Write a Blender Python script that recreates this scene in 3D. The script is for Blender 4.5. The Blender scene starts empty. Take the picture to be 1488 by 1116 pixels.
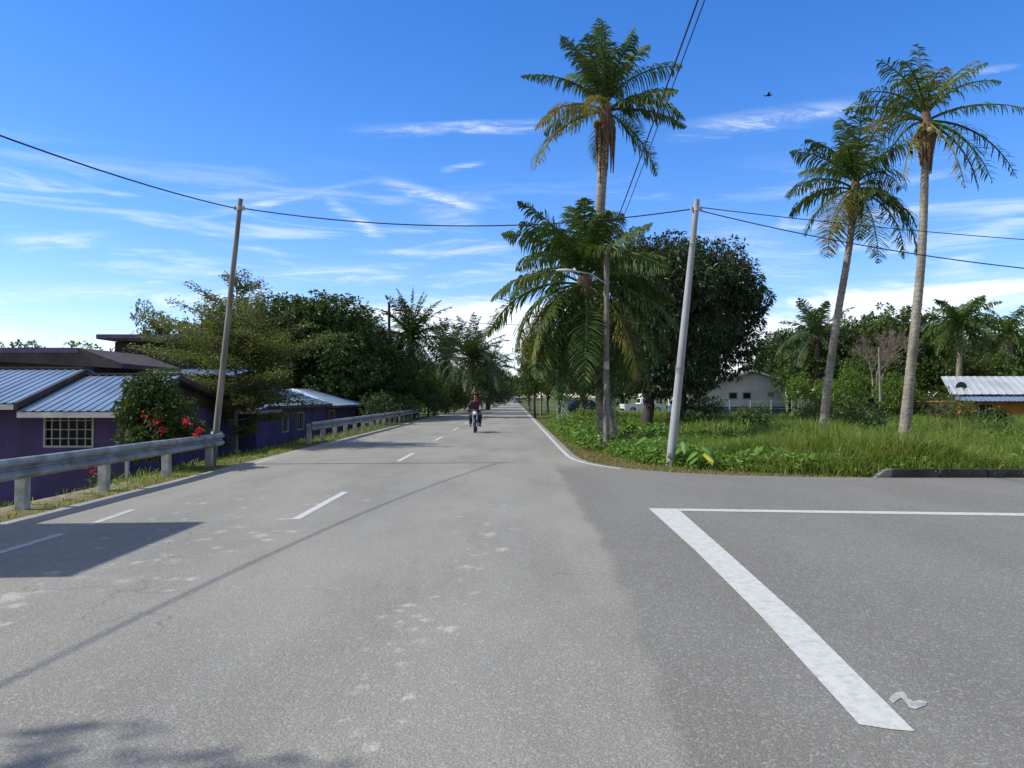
import bpy, bmesh, math, random
import numpy as np
from mathutils import Vector, Matrix
R = math.radians
rng = np.random.default_rng(7)
random.seed(7)
scene = bpy.context.scene
COL = scene.collection

# ------------------------------------------------------------------ camera
F, CX, HY, EYE = 1118.0, 744.0, 577.0, 1.65
cam_d = bpy.data.cameras.new('camera'); cam = bpy.data.objects.new('camera', cam_d); COL.objects.link(cam)
cam.location = (0, 0, EYE); cam.rotation_euler = (R(90.97), 0, 0)
cam_d.lens = 36 * F / 1488; cam_d.sensor_width = 36; cam_d.clip_end = 5000; cam_d.clip_start = .05
scene.camera = cam
def gx(px, Y): return (px - CX) / F * Y            # world X seen at that column
def gzz(py, Y): return EYE + (HY - py) / F * Y     # world Z seen at that row

# ------------------------------------------------------------------ object helpers
def tag(o, label=None, cat=None, group=None, kind=None):
    if label: o['label'] = label
    if cat: o['category'] = cat
    if group: o['group'] = group
    if kind: o['kind'] = kind
    return o
def empty(name, loc, label, cat, group=None, rz=0):
    o = bpy.data.objects.new(name, None); COL.objects.link(o)
    o.location = loc; o.rotation_euler = (0, 0, rz); o.empty_display_size = .2
    return tag(o, label, cat, group)
def link(name, me, mat, parent=None):
    o = bpy.data.objects.new(name, me); COL.objects.link(o)
    if mat is not None and not me.materials:
        for m in (mat if isinstance(mat, (list, tuple)) else [mat]): me.materials.append(m)
    if parent is not None: o.parent = parent
    return o
def copy_tree(o, parent=None):
    c = o.copy(); COL.objects.link(c); c.parent = parent
    for ch in [k for k in o.children]: copy_tree(ch, c)
    return c
class MB:
    """collects shapes into one mesh"""
    def __init__(s): s.v = []; s.f = []; s.sm = []
    def add(s, vs, fs, smooth=False):
        n = len(s.v); s.v += [tuple(v) for v in vs]
        s.f += [tuple(i + n for i in f) for f in fs]; s.sm += [smooth] * len(fs)
    def box(s, x0, x1, y0, y1, z0, z1, M=None):
        vs = [Vector(p) for p in ((x0,y0,z0),(x1,y0,z0),(x1,y1,z0),(x0,y1,z0),(x0,y0,z1),(x1,y0,z1),(x1,y1,z1),(x0,y1,z1))]
        if M: vs = [M @ v for v in vs]
        s.add(vs, [(0,3,2,1),(4,5,6,7),(0,1,5,4),(1,2,6,5),(2,3,7,6),(3,0,4,7)])
    def prism(s, poly, d0, d1, axis='y'):
        """poly: list of (a,b); extruded along axis; for 'y' (x,z), 'x' (y,z), 'z' (x,y)"""
        def P(a, b, d): return {'y': (a, d, b), 'x': (d, a, b), 'z': (a, b, d)}[axis]
        n = len(poly)
        vs = [P(a, b, d0) for a, b in poly] + [P(a, b, d1) for a, b in poly]
        fs = [tuple(range(n))[::-1], tuple(range(n, 2*n))] + [(i, (i+1) % n, n+(i+1) % n, n+i) for i in range(n)]
        s.add(vs, fs)
    def tube(s, pts, rad, seg=8, cap=True, smooth=True):
        pts = [Vector(p) for p in pts]
        if not hasattr(rad, '__len__'): rad = [rad]*len(pts)
        vs = []; u = None
        for i, p in enumerate(pts):
            d = (pts[min(i+1, len(pts)-1)] - pts[max(i-1, 0)]).normalized()
            if u is None:
                u = d.cross(Vector((0,0,1)))
                if u.length < .1: u = Vector((1,0,0))
            u = (u - d*u.dot(d)).normalized(); w = d.cross(u)
            for k in range(seg):
                a = 2*math.pi*k/seg
                vs.append(p + (u*math.cos(a) + w*math.sin(a))*rad[i])
        fs = []
        for i in range(len(pts)-1):
            for k in range(seg):
                a, b = i*seg+k, i*seg+(k+1) % seg
                fs.append((a, b, b+seg, a+seg))
        s.add(vs, fs, smooth)
        if cap:
            n = len(pts)-1
            s.add([vs[k] for k in range(seg)], [tuple(range(seg))[::-1]])
            s.add([vs[n*seg+k] for k in range(seg)], [tuple(range(seg))])
    def lathe(s, prof, c=(0,0,0), seg=16, axis='z'):
        vs = []
        for r, h in prof:
            for k in range(seg):
                a = 2*math.pi*k/seg; x, y = r*math.cos(a), r*math.sin(a)
                p = {'z': (x, y, h), 'x': (h, x, y), 'y': (x, h, y)}[axis]
                vs.append((p[0]+c[0], p[1]+c[1], p[2]+c[2]))
        fs = [(i*seg+k, i*seg+(k+1) % seg, (i+1)*seg+(k+1) % seg, (i+1)*seg+k) for i in range(len(prof)-1) for k in range(seg)]
        s.add(vs, fs, True)
    def ball(s, c, r, seg=12, rings=8):
        rx, ry, rz = r if hasattr(r, '__len__') else (r, r, r)
        vs = []
        for i in range(rings+1):
            t = math.pi*i/rings
            for k in range(seg):
                a = 2*math.pi*k/seg
                vs.append((c[0]+rx*math.sin(t)*math.cos(a), c[1]+ry*math.sin(t)*math.sin(a), c[2]-rz*math.cos(t)))
        fs = [(i*seg+k, i*seg+(k+1) % seg, (i+1)*seg+(k+1) % seg, (i+1)*seg+k) for i in range(rings) for k in range(seg)]
        s.add(vs, fs, True)
    def mesh(s, name):
        me = bpy.data.meshes.new(name); me.from_pydata(s.v, [], s.f)
        me.polygons.foreach_set('use_smooth', s.sm); me.update()
        return me
    def build(s, name, mat, parent=None, bevel=0):
        me = s.mesh(name)
        o = link(name, me, mat, parent)
        if bevel:
            b = o.modifiers.new('bevel', 'BEVEL'); b.width = bevel; b.segments = 2; b.limit_method = 'ANGLE'
        return o
def np_mesh(name, V, faces_flat, sizes, smooth=False):
    me = bpy.data.meshes.new(name)
    me.vertices.add(len(V)); me.vertices.foreach_set('co', np.ascontiguousarray(V, dtype=np.float32).ravel())
    me.loops.add(len(faces_flat)); me.loops.foreach_set('vertex_index', np.ascontiguousarray(faces_flat, dtype=np.int32))
    me.polygons.add(len(sizes))
    st = np.concatenate([[0], np.cumsum(sizes)[:-1]]).astype(np.int32)
    me.polygons.foreach_set('loop_start', st)
    me.polygons.foreach_set('loop_total', np.asarray(sizes, dtype=np.int32))
    me.polygons.foreach_set('use_smooth', np.full(len(sizes), smooth))
    me.update(calc_edges=True)
    return me

# ------------------------------------------------------------------ materials
def nodes_of(name):
    m = bpy.data.materials.new(name); m.use_nodes = True; nt = m.node_tree
    return m, nt, nt.nodes['Principled BSDF'], nt.nodes['Material Output']
def N(nt, t, **kw):
    n = nt.nodes.new(t)
    for k, v in kw.items():
        if k in n.inputs: n.inputs[k].default_value = v
        else: setattr(n, k, v)
    return n
def L(nt, a, b): nt.links.new(a, b)
def math_n(nt, op, a, b=None, clamp=False, c=None):
    n = nt.nodes.new('ShaderNodeMath'); n.operation = op; n.use_clamp = clamp
    for i, v in enumerate((a, b, c)):
        if v is None: continue
        if isinstance(v, (int, float)): n.inputs[i].default_value = v
        else: L(nt, v, n.inputs[i])
    return n.outputs[0]
def mixc(nt, fac, a, b, bt='MIX'):
    n = nt.nodes.new('ShaderNodeMix'); n.data_type = 'RGBA'; n.blend_type = bt
    for sck, v in ((n.inputs[0], fac), (n.inputs[6], a), (n.inputs[7], b)):
        if isinstance(v, (int, float)): sck.default_value = v
        elif isinstance(v, tuple): sck.default_value = v if len(v) == 4 else v+(1,)
        else: L(nt, v, sck)
    return n.outputs[2]
def smooth(nt, v, lo, hi, a=0., b=1.):
    n = nt.nodes.new('ShaderNodeMapRange'); n.interpolation_type = 'SMOOTHSTEP'
    L(nt, v, n.inputs[0]); n.inputs[1].default_value = lo; n.inputs[2].default_value = hi
    n.inputs[3].default_value = a; n.inputs[4].default_value = b
    return n.outputs[0]
def noise(nt, vec, scale, detail=4, rough=.55, dist=0.):
    n = nt.nodes.new('ShaderNodeTexNoise'); n.inputs['Scale'].default_value = scale; n.inputs['Detail'].default_value = detail
    n.inputs['Roughness'].default_value = rough; n.inputs['Distortion'].default_value = dist
    if vec is not None: L(nt, vec, n.inputs['Vector'])
    return n.outputs['Fac']
def objco(nt): return nt.nodes.new('ShaderNodeTexCoord').outputs['Object']
def mapped(nt, vec, scale=(1,1,1), rot=(0,0,0), loc=(0,0,0)):
    m = nt.nodes.new('ShaderNodeMapping'); L(nt, vec, m.inputs[0])
    m.inputs['Scale'].default_value = scale; m.inputs['Rotation'].default_value = rot; m.inputs['Location'].default_value = loc
    return m.outputs[0]
def plain(name, c1, c2=None, scale=3., rough=.7, metal=0., bump=0., bscale=30., stretch=(1,1,1), spec=.5):
    m, nt, p, out = nodes_of(name)
    co = mapped(nt, objco(nt), stretch)
    c2 = c2 or tuple(x*.7 for x in c1)
    f = smooth(nt, noise(nt, co, scale, 6), .35, .65)
    L(nt, mixc(nt, f, c1, c2), p.inputs['Base Color'])
    p.inputs['Roughness'].default_value = rough; p.inputs['Metallic'].default_value = metal
    p.inputs['Specular IOR Level'].default_value = spec
    if bump:
        b = nt.nodes.new('ShaderNodeBump'); b.inputs['Strength'].default_value = bump; b.inputs['Distance'].default_value = .02
        L(nt, noise(nt, co, bscale, 5), b.inputs['Height']); L(nt, b.outputs[0], p.inputs['Normal'])
    return m
def leafmat(name, c1, c2, c3=None, c3amt=.06, trans=.25, rough=.5, nscale=.6, spec=.35):
    """foliage: a random tint per leaf, drifting tints over the crown, some light through the leaf"""
    m, nt, p, out = nodes_of(name)
    g = nt.nodes.new('ShaderNodeNewGeometry'); rnd = g.outputs['Random Per Island']
    f = math_n(nt, 'MULTIPLY_ADD', rnd, .6, c=math_n(nt, 'MULTIPLY', smooth(nt, noise(nt, objco(nt), nscale, 3), .35, .65), .4))
    c = mixc(nt, f, c1, c2)
    if c3:
        r2 = math_n(nt, 'FRACT', math_n(nt, 'MULTIPLY', rnd, 37.7))
        c = mixc(nt, math_n(nt, 'LESS_THAN', r2, c3amt), c, c3)
    L(nt, c, p.inputs['Base Color']); p.inputs['Roughness'].default_value = rough; p.inputs['Specular IOR Level'].default_value = spec
    t = nt.nodes.new('ShaderNodeBsdfTranslucent')
    L(nt, mixc(nt, 1., c, (1.25, 1.3, .55, 1), 'MULTIPLY'), t.inputs[0])
    mx = nt.nodes.new('ShaderNodeMixShader'); mx.inputs[0].default_value = trans
    L(nt, p.outputs[0], mx.inputs[1]); L(nt, t.outputs[0], mx.inputs[2]); L(nt, mx.outputs[0], out.inputs[0])
    return m
M = {}
M['mango'] = leafmat('mango_leaf', (.020,.042,.014), (.058,.085,.030), (.10,.085,.045), .07, .12, .42)
M['dark'] = leafmat('dark_leaf', (.032,.066,.016), (.078,.122,.030), (.13,.15,.04), .05, .22)
M['mid'] = leafmat('mid_leaf', (.045,.085,.018), (.10,.15,.030), (.16,.17,.05), .06, .25)
M['bright'] = leafmat('bright_leaf', (.075,.14,.020), (.15,.24,.035), (.24,.26,.05), .06, .3)
M['olive'] = leafmat('olive_leaf', (.075,.105,.024), (.145,.170,.040), (.17,.10,.045), .08, .38)
M['twig'] = leafmat('dry_twig', (.16,.125,.10), (.26,.20,.16), None, 0, .1, .8)
M['palm'] = leafmat('palm_leaflet', (.042,.080,.018), (.090,.135,.036), (.16,.16,.05), .06, .24, .6, 1.2, .15)
M['palm_old'] = leafmat('palm_leaflet_old', (.12,.13,.028), (.23,.21,.045), (.27,.19,.06), .2, .28, .6, 1.5, .15)
M['oil'] = leafmat('oil_palm_leaflet', (.028,.055,.016), (.065,.10,.028), (.11,.11,.04), .05, .18, .5, 1.2, .3)
M['grass'] = leafmat('grass_blade', (.085,.150,.022), (.205,.275,.042), (.34,.29,.10), .12, .38, .5, 1.3)
M['weed'] = leafmat('weed_leaf', (.075,.165,.024), (.17,.29,.04), (.2,.22,.05), .06, .3, .5, .5)
M['drygrass'] = leafmat('dry_grass_blade', (.20,.165,.06), (.34,.26,.12), (.14,.16,.05), .3, .25, .7, .8)
M['taro'] = leafmat('taro_leaf', (.07,.17,.03), (.12,.25,.045), None, 0, .3, .35)
M['yellow'] = leafmat('yellow_leaf', (.42,.45,.04), (.55,.55,.08), None, 0, .35, .5)
M['flower'] = leafmat('red_petal', (.34,.012,.02), (.55,.04,.06), (.6,.2,.22), .2, .3, .5)
M['bark'] = plain('bark', (.11,.085,.06), (.05,.04,.03), 6, .9, bump=.6, bscale=25, stretch=(1,1,.3))
M['palebark'] = plain('pale_bark', (.27,.24,.19), (.16,.14,.10), 5, .85, bump=.4, bscale=25)
M['darkbark'] = plain('dark_bark', (.05,.04,.032), (.028,.024,.02), 6, .9, bump=.6, bscale=20)
def palmtrunk():
    m, nt, p, out = nodes_of('palm_trunk')
    co = objco(nt)
    w = nt.nodes.new('ShaderNodeTexWave'); w.wave_type = 'BANDS'; w.bands_direction = 'Z'; w.wave_profile = 'SAW'
    w.inputs['Scale'].default_value = 2.1; w.inputs['Distortion'].default_value = 5.5; w.inputs['Detail'].default_value = 3; w.inputs['Detail Scale'].default_value = 1.2
    L(nt, co, w.inputs['Vector'])
    n1 = smooth(nt, noise(nt, mapped(nt, co, (1,1,.5)), 3.5, 6, .7), .35, .65)
    c = mixc(nt, n1, (.34,.31,.25), (.20,.17,.125))
    c = mixc(nt, smooth(nt, w.outputs['Fac'], .70, 1., 0, .6), c, (.11,.09,.07))
    c = mixc(nt, smooth(nt, noise(nt, mapped(nt, co, (1,1,1)), 9, 4, .6), .58, .72), c, (.10,.09,.07))
    L(nt, c, p.inputs['Base Color']); p.inputs['Roughness'].default_value = .9
    b = nt.nodes.new('ShaderNodeBump'); b.inputs['Strength'].default_value = .7; b.inputs['Distance'].default_value = .03
    L(nt, math_n(nt, 'ADD', w.outputs['Fac'], noise(nt, co, 20, 4)), b.inputs['Height']); L(nt, b.outputs[0], p.inputs['Normal'])
    return m
M['palmtrunk'] = palmtrunk()
M['fibre'] = plain('palm_fibre', (.17,.11,.06), (.08,.05,.03), 10, .95, bump=.8, bscale=30, stretch=(1,1,.2))
M['coconut'] = plain('coconut_husk', (.30,.22,.07), (.16,.13,.04), 3, .6)
M['conc'] = plain('concrete_pole', (.33,.33,.325), (.24,.24,.235), 2.5, .8, bump=.2, bscale=40, stretch=(1,1,.4))
M['oldwood'] = plain('weathered_pole', (.22,.20,.17), (.13,.12,.10), 4, .9, bump=.5, bscale=30, stretch=(3,3,.3))
M['galv'] = plain('galvanised_steel', (.27,.30,.31), (.17,.17,.15), 3.2, .6, .25, stretch=(1,1,1))
M['galv_post'] = plain('guardrail_post', (.42,.42,.38), (.24,.25,.22), 5, .75, .0, bump=.2)
M['purple'] = plain('purple_paint', (.080,.048,.165), (.048,.034,.09), 1.1, .8, bump=.15, bscale=25, stretch=(1,1,.45))
M['purple_dark'] = plain('purple_fascia', (.10,.06,.14), (.06,.04,.09), 2, .6)
M['brownboard'] = plain('brown_board', (.075,.048,.036), (.04,.027,.02), 2, .75)
M['darkwall'] = plain('dark_timber_wall', (.05,.035,.032), (.028,.02,.018), 3, .85)
M['fascia'] = plain('pale_fascia', (.55,.53,.50), (.40,.38,.36), 2, .6)
M['soffit'] = plain('soffit_board', (.28,.22,.19), (.20,.15,.13), 2, .8)
M['whitepaint'] = plain('white_paint', (.75,.75,.72), (.6,.6,.57), 3, .6)
M['grille'] = plain('grille_paint', (.42,.40,.36), (.3,.29,.26), 3, .6)
M['greywall'] = plain('grey_plaster', (.56,.54,.52), (.47,.45,.43), .6, .85, bump=.1)
M['bluewall'] = plain('blue_band', (.07,.13,.20), (.05,.10,.16), 1, .8)
M['orangewall'] = plain('orange_plaster', (.50,.20,.045), (.36,.14,.035), 1, .85)
M['yellowwall'] = plain('yellow_plaster', (.72,.52,.20), (.6,.42,.16), 1, .85)
M['glass'] = plain('dark_window', (.008,.008,.009), (.014,.014,.015), 1, .3, spec=.2)
M['greyroof'] = plain('grey_metal_roof', (.30,.29,.28), (.22,.21,.2), 1, .55)
M['whiteroof'] = plain('white_metal_roof', (.42,.44,.44), (.32,.34,.34), .6, .5)
def roofmat():
    m, nt, p, out = nodes_of('blue_metal_roof')
    co = objco(nt)
    f = smooth(nt, noise(nt, mapped(nt, co, (1.2,.25,1)), 1.6, 5, .65), .35, .7)
    c = mixc(nt, f, (.21,.285,.375), (.145,.205,.28))
    c = mixc(nt, smooth(nt, noise(nt, co, 7, 5, .7), .62, .75), c, (.16,.15,.15))
    L(nt, c, p.inputs['Base Color']); p.inputs['Roughness'].default_value = .42; p.inputs['Metallic'].default_value = .25
    return m
M['blueroof'] = roofmat()
M['rubber'] = plain('rubber', (.02,.02,.02), (.03,.03,.028), 5, .8)
M['black'] = plain('black_plastic', (.018,.018,.02), (.028,.028,.03), 5, .45)
M['skin'] = plain('skin', (.28,.15,.09), (.24,.12,.07), 5, .5)
M['redcloth'] = plain('dark_red_cloth', (.10,.025,.04), (.05,.015,.03), 8, .85)
M['jean'] = plain('dark_trousers', (.025,.03,.045), (.015,.018,.03), 8, .85)
M['bikepaint'] = plain('dark_bike_paint', (.02,.025,.035), (.015,.02,.03), 3, .5)
M['chrome'] = plain('metal_parts', (.5,.5,.5), (.35,.35,.35), 3, .3, .8)
M['lens'] = plain('lamp_lens', (.75,.78,.8), (.6,.63,.66), 3, .15)
M['carwhite'] = plain('white_car_paint', (.78,.78,.76), (.72,.72,.7), 1, .25)
M['carnavy'] = plain('navy_car_paint', (.02,.035,.08), (.018,.03,.07), 1, .22)
M['carred'] = plain('maroon_car_paint', (.15,.03,.03), (.12,.02,.02), 1, .25)
M['cable'] = plain('black_cable', (.02,.02,.022), (.03,.03,.03), 1, .6)
M['kerb'] = plain('mossy_kerb', (.05,.05,.043), (.02,.022,.016), 2.2, .95, bump=.5, bscale=18)
M['kerbwhite'] = plain('kerb_white_end', (.20,.195,.17), (.10,.10,.085), 5, .9)
M['fencewire'] = plain('fence_wire', (.36,.37,.36), (.28,.28,.27), 2, .6, .4)
M['lampgrey'] = plain('lamp_housing', (.5,.51,.5), (.42,.43,.42), 3, .5)

def road_material():
    m, nt, p, out = nodes_of('asphalt')
    co = objco(nt)
    sep = nt.nodes.new('ShaderNodeSeparateXYZ'); L(nt, co, sep.inputs[0]); X, Y = sep.outputs[0], sep.outputs[1]
    fine = noise(nt, co, 95, 3, .75); fine2 = noise(nt, co, 38, 4, .7)
    vo = nt.nodes.new('ShaderNodeTexVoronoi'); vo.inputs['Scale'].default_value = 62; L(nt, co, vo.inputs['Vector'])
    agg = smooth(nt, vo.outputs['Color'], .55, 1.)
    big = noise(nt, mapped(nt, co, (1,.35,1)), .55, 6, .6)
    blot = noise(nt, mapped(nt, co, (1,.6,1)), 2.3, 6, .65)
    old = mixc(nt, smooth(nt, big, .35, .65), (.315,.297,.244), (.24,.228,.19))
    old = mixc(nt, smooth(nt, blot, .52, .75, 0, .5), old, (.31,.30,.27))
    # paler wheel tracks
    def track(x0, w):
        return smooth(nt, math_n(nt, 'ABSOLUTE', math_n(nt, 'ADD', X, -x0)), 0., w, 1., 0.)
    tr = math_n(nt, 'ADD', math_n(nt, 'ADD', track(-3.9, .45), track(-5.6, .45)), math_n(nt, 'ADD', track(-1.8, .4), track(-.1, .5)))
    old = mixc(nt, math_n(nt, 'MULTIPLY', tr, .25), old, (.31,.30,.27))
    new = mixc(nt, smooth(nt, big, .38, .62), (.180,.171,.145), (.214,.204,.174))
    new = mixc(nt, smooth(nt, blot, .55, .75, 0, .45), new, (.24,.23,.198))
    # newer side-road asphalt starts at a slightly wandering seam
    wob = math_n(nt, 'MULTIPLY', math_n(nt, 'ADD', noise(nt, mapped(nt, co, (.02,1,1)), .9, 4), -.5), .35)
    edge = math_n(nt, 'ADD', math_n(nt, 'ADD', X, wob), math_n(nt,'ADD', math_n(nt,'MULTIPLY',math_n(nt,'MAXIMUM',math_n(nt,'SUBTRACT',8.,Y),0.),.055), math_n(nt,'MULTIPLY',math_n(nt,'ADD',noise(nt,co,16,5,.8),-.5),.22)))
    g1 = smooth(nt, edge, .94, 1.10)
    g2 = smooth(nt, math_n(nt, 'ADD', Y, wob), 17.0, 19.5, 1, 0)
    c = mixc(nt, math_n(nt, 'MULTIPLY', math_n(nt, 'MULTIPLY', g1, g2), .9), old, new)
    # stone grain
    c = mixc(nt, math_n(nt, 'MULTIPLY', smooth(nt, fine, .35, .7), .75), mixc(nt, 1., c, (.52,.52,.52), 'MULTIPLY'), mixc(nt, 1., c, (1.38,1.38,1.36), 'MULTIPLY'))
    c = mixc(nt, math_n(nt, 'MULTIPLY', agg, .30), c, (.50,.48,.43))
    c = mixc(nt, smooth(nt, fine2, .60, .74, 0, .45), c, (.10,.10,.098))
    # dried mud and sand spilt on the road (attribute painted on the mesh, broken up by noise)
    at = nt.nodes.new('ShaderNodeAttribute'); at.attribute_name = 'stain'
    st = math_n(nt, 'MULTIPLY', at.outputs['Fac'], math_n(nt, 'MULTIPLY_ADD', noise(nt, mapped(nt, co, (1,.6,1)), 26, 7, .85), 3.8, c=-1.15))
    c = mixc(nt, smooth(nt, st, .18, .7, 0, .55), c, (.52,.485,.40))
    sand = smooth(nt, math_n(nt, 'ADD', X, math_n(nt, 'MULTIPLY', noise(nt, co, .8, 4), 1.2)), -6.3, -5.4, .55, 0)
    c = mixc(nt, math_n(nt, 'MULTIPLY', sand, smooth(nt, blot, .35, .6)), c, (.37,.345,.29))
    # a few sealed cracks
    cr = nt.nodes.new('ShaderNodeTexVoronoi'); cr.feature = 'DISTANCE_TO_EDGE'; cr.inputs['Scale'].default_value = .23
    wv = nt.nodes.new('ShaderNodeVectorMath'); wv.operation = 'ADD'; L(nt, co, wv.inputs[0])
    nn = nt.nodes.new('ShaderNodeTexNoise'); nn.inputs['Scale'].default_value = 1.7; nn.inputs['Detail'].default_value = 5; L(nt, co, nn.inputs['Vector'])
    L(nt, nn.outputs['Color'], wv.inputs[1]); L(nt, wv.outputs[0], cr.inputs['Vector'])
    ck = math_n(nt, 'MULTIPLY', smooth(nt, cr.outputs['Distance'], .001, .004, 1, 0), smooth(nt, noise(nt, co, .4, 2), .5, .6))
    c = mixc(nt, math_n(nt, 'MULTIPLY', ck, .6), c, (.12,.12,.115))
    # dark oil drips down the lanes and random patches of worn binder
    oil = math_n(nt, 'MULTIPLY', track(-4.8, .35), smooth(nt, noise(nt, mapped(nt, co, (2,.5,1)), 2.2, 6, .75), .48, .68))
    oil = math_n(nt, 'ADD', oil, math_n(nt, 'MULTIPLY', track(-1.0, .35), smooth(nt, noise(nt, mapped(nt, co, (2,.4,1), loc=(3,1,0)), 2.0, 6, .75), .50, .7)))
    c = mixc(nt, math_n(nt, 'MULTIPLY', oil, .35), c, (.13,.128,.12))
    spk = smooth(nt, noise(nt, co, 9, 3, .6), .70, .76)
    c = mixc(nt, math_n(nt, 'MULTIPLY', spk, .5), c, (.09,.088,.082))
    L(nt, c, p.inputs['Base Color']); p.inputs['Roughness'].default_value = .85; p.inputs['Specular IOR Level'].default_value = .3
    b = nt.nodes.new('ShaderNodeBump'); b.inputs['Strength'].default_value = .55; b.inputs['Distance'].default_value = .006
    L(nt, math_n(nt, 'ADD', fine, math_n(nt, 'MULTIPLY', vo.outputs['Distance'], -.8)), b.inputs['Height']); L(nt, b.outputs[0], p.inputs['Normal'])
    return m
M['road'] = road_material()
def paint_material(name, col, wear):
    m, nt, p, out = nodes_of(name)
    co = objco(nt)
    f = noise(nt, co, 55, 4, .7); b = noise(nt, mapped(nt, co, (1,1,1)), 11, 7, .75)
    c = mixc(nt, smooth(nt, b, .4, .7), col, tuple(x*.72 for x in col))
    k = math_n(nt, 'ADD', math_n(nt, 'MULTIPLY', f, .6), math_n(nt, 'MULTIPLY', b, .4))
    c = mixc(nt, smooth(nt, k, wear, wear+.07, 0, .8), c, (.24,.235,.22))
    L(nt, c, p.inputs['Base Color']); p.inputs['Roughness'].default_value = .75
    bm = nt.nodes.new('ShaderNodeBump'); bm.inputs['Strength'].default_value = .4; bm.inputs['Distance'].default_value = .004
    L(nt, noise(nt, co, 95, 3, .75), bm.inputs['Height']); L(nt, bm.outputs[0], p.inputs['Normal'])
    return m
M['stopline'] = paint_material('thick_white_marking', (.50,.50,.45), .60)
M['lanepaint'] = paint_material('worn_white_marking', (.50,.49,.45), .57)
def ground_material():
    m, nt, p, out = nodes_of('earth_and_turf')
    co = objco(nt)
    a = noise(nt, co, .35, 6, .6); b = noise(nt, co, 3., 6, .7); d = noise(nt, co, 22, 4, .7)
    c = mixc(nt, smooth(nt, a, .38, .62), (.055,.085,.020), (.085,.115,.030))
    spg = nt.nodes.new('ShaderNodeSeparateXYZ'); L(nt, co, spg.inputs[0])
    dry = math_n(nt, 'MULTIPLY', smooth(nt, b, .36, .56, 0, .9), smooth(nt, spg.outputs[1], 26, 34, 1, .25))
    c = mixc(nt, dry, c, (.24,.185,.095))
    sep = nt.nodes.new('ShaderNodeSeparateXYZ'); L(nt, co, sep.inputs[0])
    # bare sandy earth behind the near guardrail
    lx = smooth(nt, math_n(nt, 'ADD', sep.outputs[0], math_n(nt, 'MULTIPLY', b, .5)), -8.3, -6.8)
    lx2 = smooth(nt, sep.outputs[0], -11, -8.2)
    ly = smooth(nt, sep.outputs[1], 17., 13.5)
    s = math_n(nt, 'MULTIPLY', math_n(nt, 'MULTIPLY', lx2, math_n(nt, 'SUBTRACT', 1., lx)), math_n(nt, 'SUBTRACT', 1., smooth(nt, sep.outputs[1], 13.5, 17.)))
    c = mixc(nt, math_n(nt, 'MULTIPLY', s, smooth(nt, b, .35, .5)), c, (.42,.37,.27))
    c = mixc(nt, math_n(nt, 'MULTIPLY', smooth(nt, d, .4, .6), .4), c, mixc(nt, 1., c, (.6,.6,.6), 'MULTIPLY'))
    L(nt, c, p.inputs['Base Color']); p.inputs['Roughness'].default_value = .95; p.inputs['Specular IOR Level'].default_value = .1
    bm = nt.nodes.new('ShaderNodeBump'); bm.inputs['Strength'].default_value = .8; bm.inputs['Distance'].default_value = .05
    L(nt, math_n(nt, 'ADD', b, d), bm.inputs['Height']); L(nt, bm.outputs[0], p.inputs['Normal'])
    return m
M['ground'] = ground_material()

# ------------------------------------------------------------------ terrain
LE, RE = -6.72, 1.78                       # edges of the main road
SY = 15.75                                 # far edge of the side road
def sstep(v, a, b):
    t = np.clip((np.asarray(v, float)-a)/(b-a), 0, 1); return t*t*(3-2*t)
def height(x, y):
    x = np.asarray(x, float); y = np.asarray(y, float)
    left = -1.15*sstep(-x, 7.7, 10.2)*(1-sstep(y, 52, 75))*sstep(y, -60, -20)
    left = np.where(y > 20, np.maximum(left, -2), left)
    wob = .06*np.sin(x*.7+1.3)*np.cos(y*.45) + .04*np.sin(x*1.9)*np.sin(y*1.3+.5)
    right = np.where(x > RE+.2, -.05 - .18*sstep(x, 2.5, 8)*sstep(y, 16, 20), 0)
    onroad = (x > LE-.15) & (x < RE+.15) | ((x > RE) & (y < SY+.1) & (y > -8))
    corner = (x > RE) & (x < 9) & (y > SY) & (y < 23)
    h = np.where(x < 0, -.035+left + wob*sstep(-x, 8, 11), -.035+right + wob*sstep(x, 9, 14))
    h = np.where(corner, -.03, h)
    return np.where(onroad, -.07, h)
def tens(segs):
    out = []
    for a, b, s in segs:
        n = max(1, int(round((b-a)/s))); out += list(np.linspace(a, b, n, endpoint=False))
    return np.array(out + [segs[-1][1]])
def grid_mesh(name, xs, ys, zf, keep=None):
    XX, YY = np.meshgrid(xs, ys); V = np.stack([XX.ravel(), YY.ravel(), zf(XX, YY).ravel()], 1)
    nx = len(xs); i, j = np.meshgrid(np.arange(len(xs)-1), np.arange(len(ys)-1)); a = (j*nx+i).ravel()
    if keep is not None:
        cxm = (xs[i.ravel()]+xs[i.ravel()+1])/2; cym = (ys[j.ravel()]+ys[j.ravel()+1])/2
        a = a[keep(cxm, cym)]
    Fc = np.stack([a, a+1, a+nx+1, a+nx], 1)
    used = np.unique(Fc); rem = np.full(len(V), -1); rem[used] = np.arange(len(used))
    return V[used], rem[Fc]
xs = tens([(-1500,-300,200), (-300,-60,30), (-60,-12,3), (-12,-6,.3), (-6,LE+5.5,1), (LE+5.5,LE+8.6,1.55), (LE+8.6, 3,.25), (3,16,.5), (16,60,2), (60,300,30), (300,1500,200)])
ys = tens([(-300,-40,40), (-40,0,5), (0,14,1), (14,24,.4), (24,80,2), (80,300,20), (300,2500,250)])
V, Fq = grid_mesh('ground', xs, ys, height)
link('ground', np_mesh('ground', V, Fq.ravel(), np.full(len(Fq), 4), True), M['ground'])
tag(bpy.data.objects['ground'], kind='structure')

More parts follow.
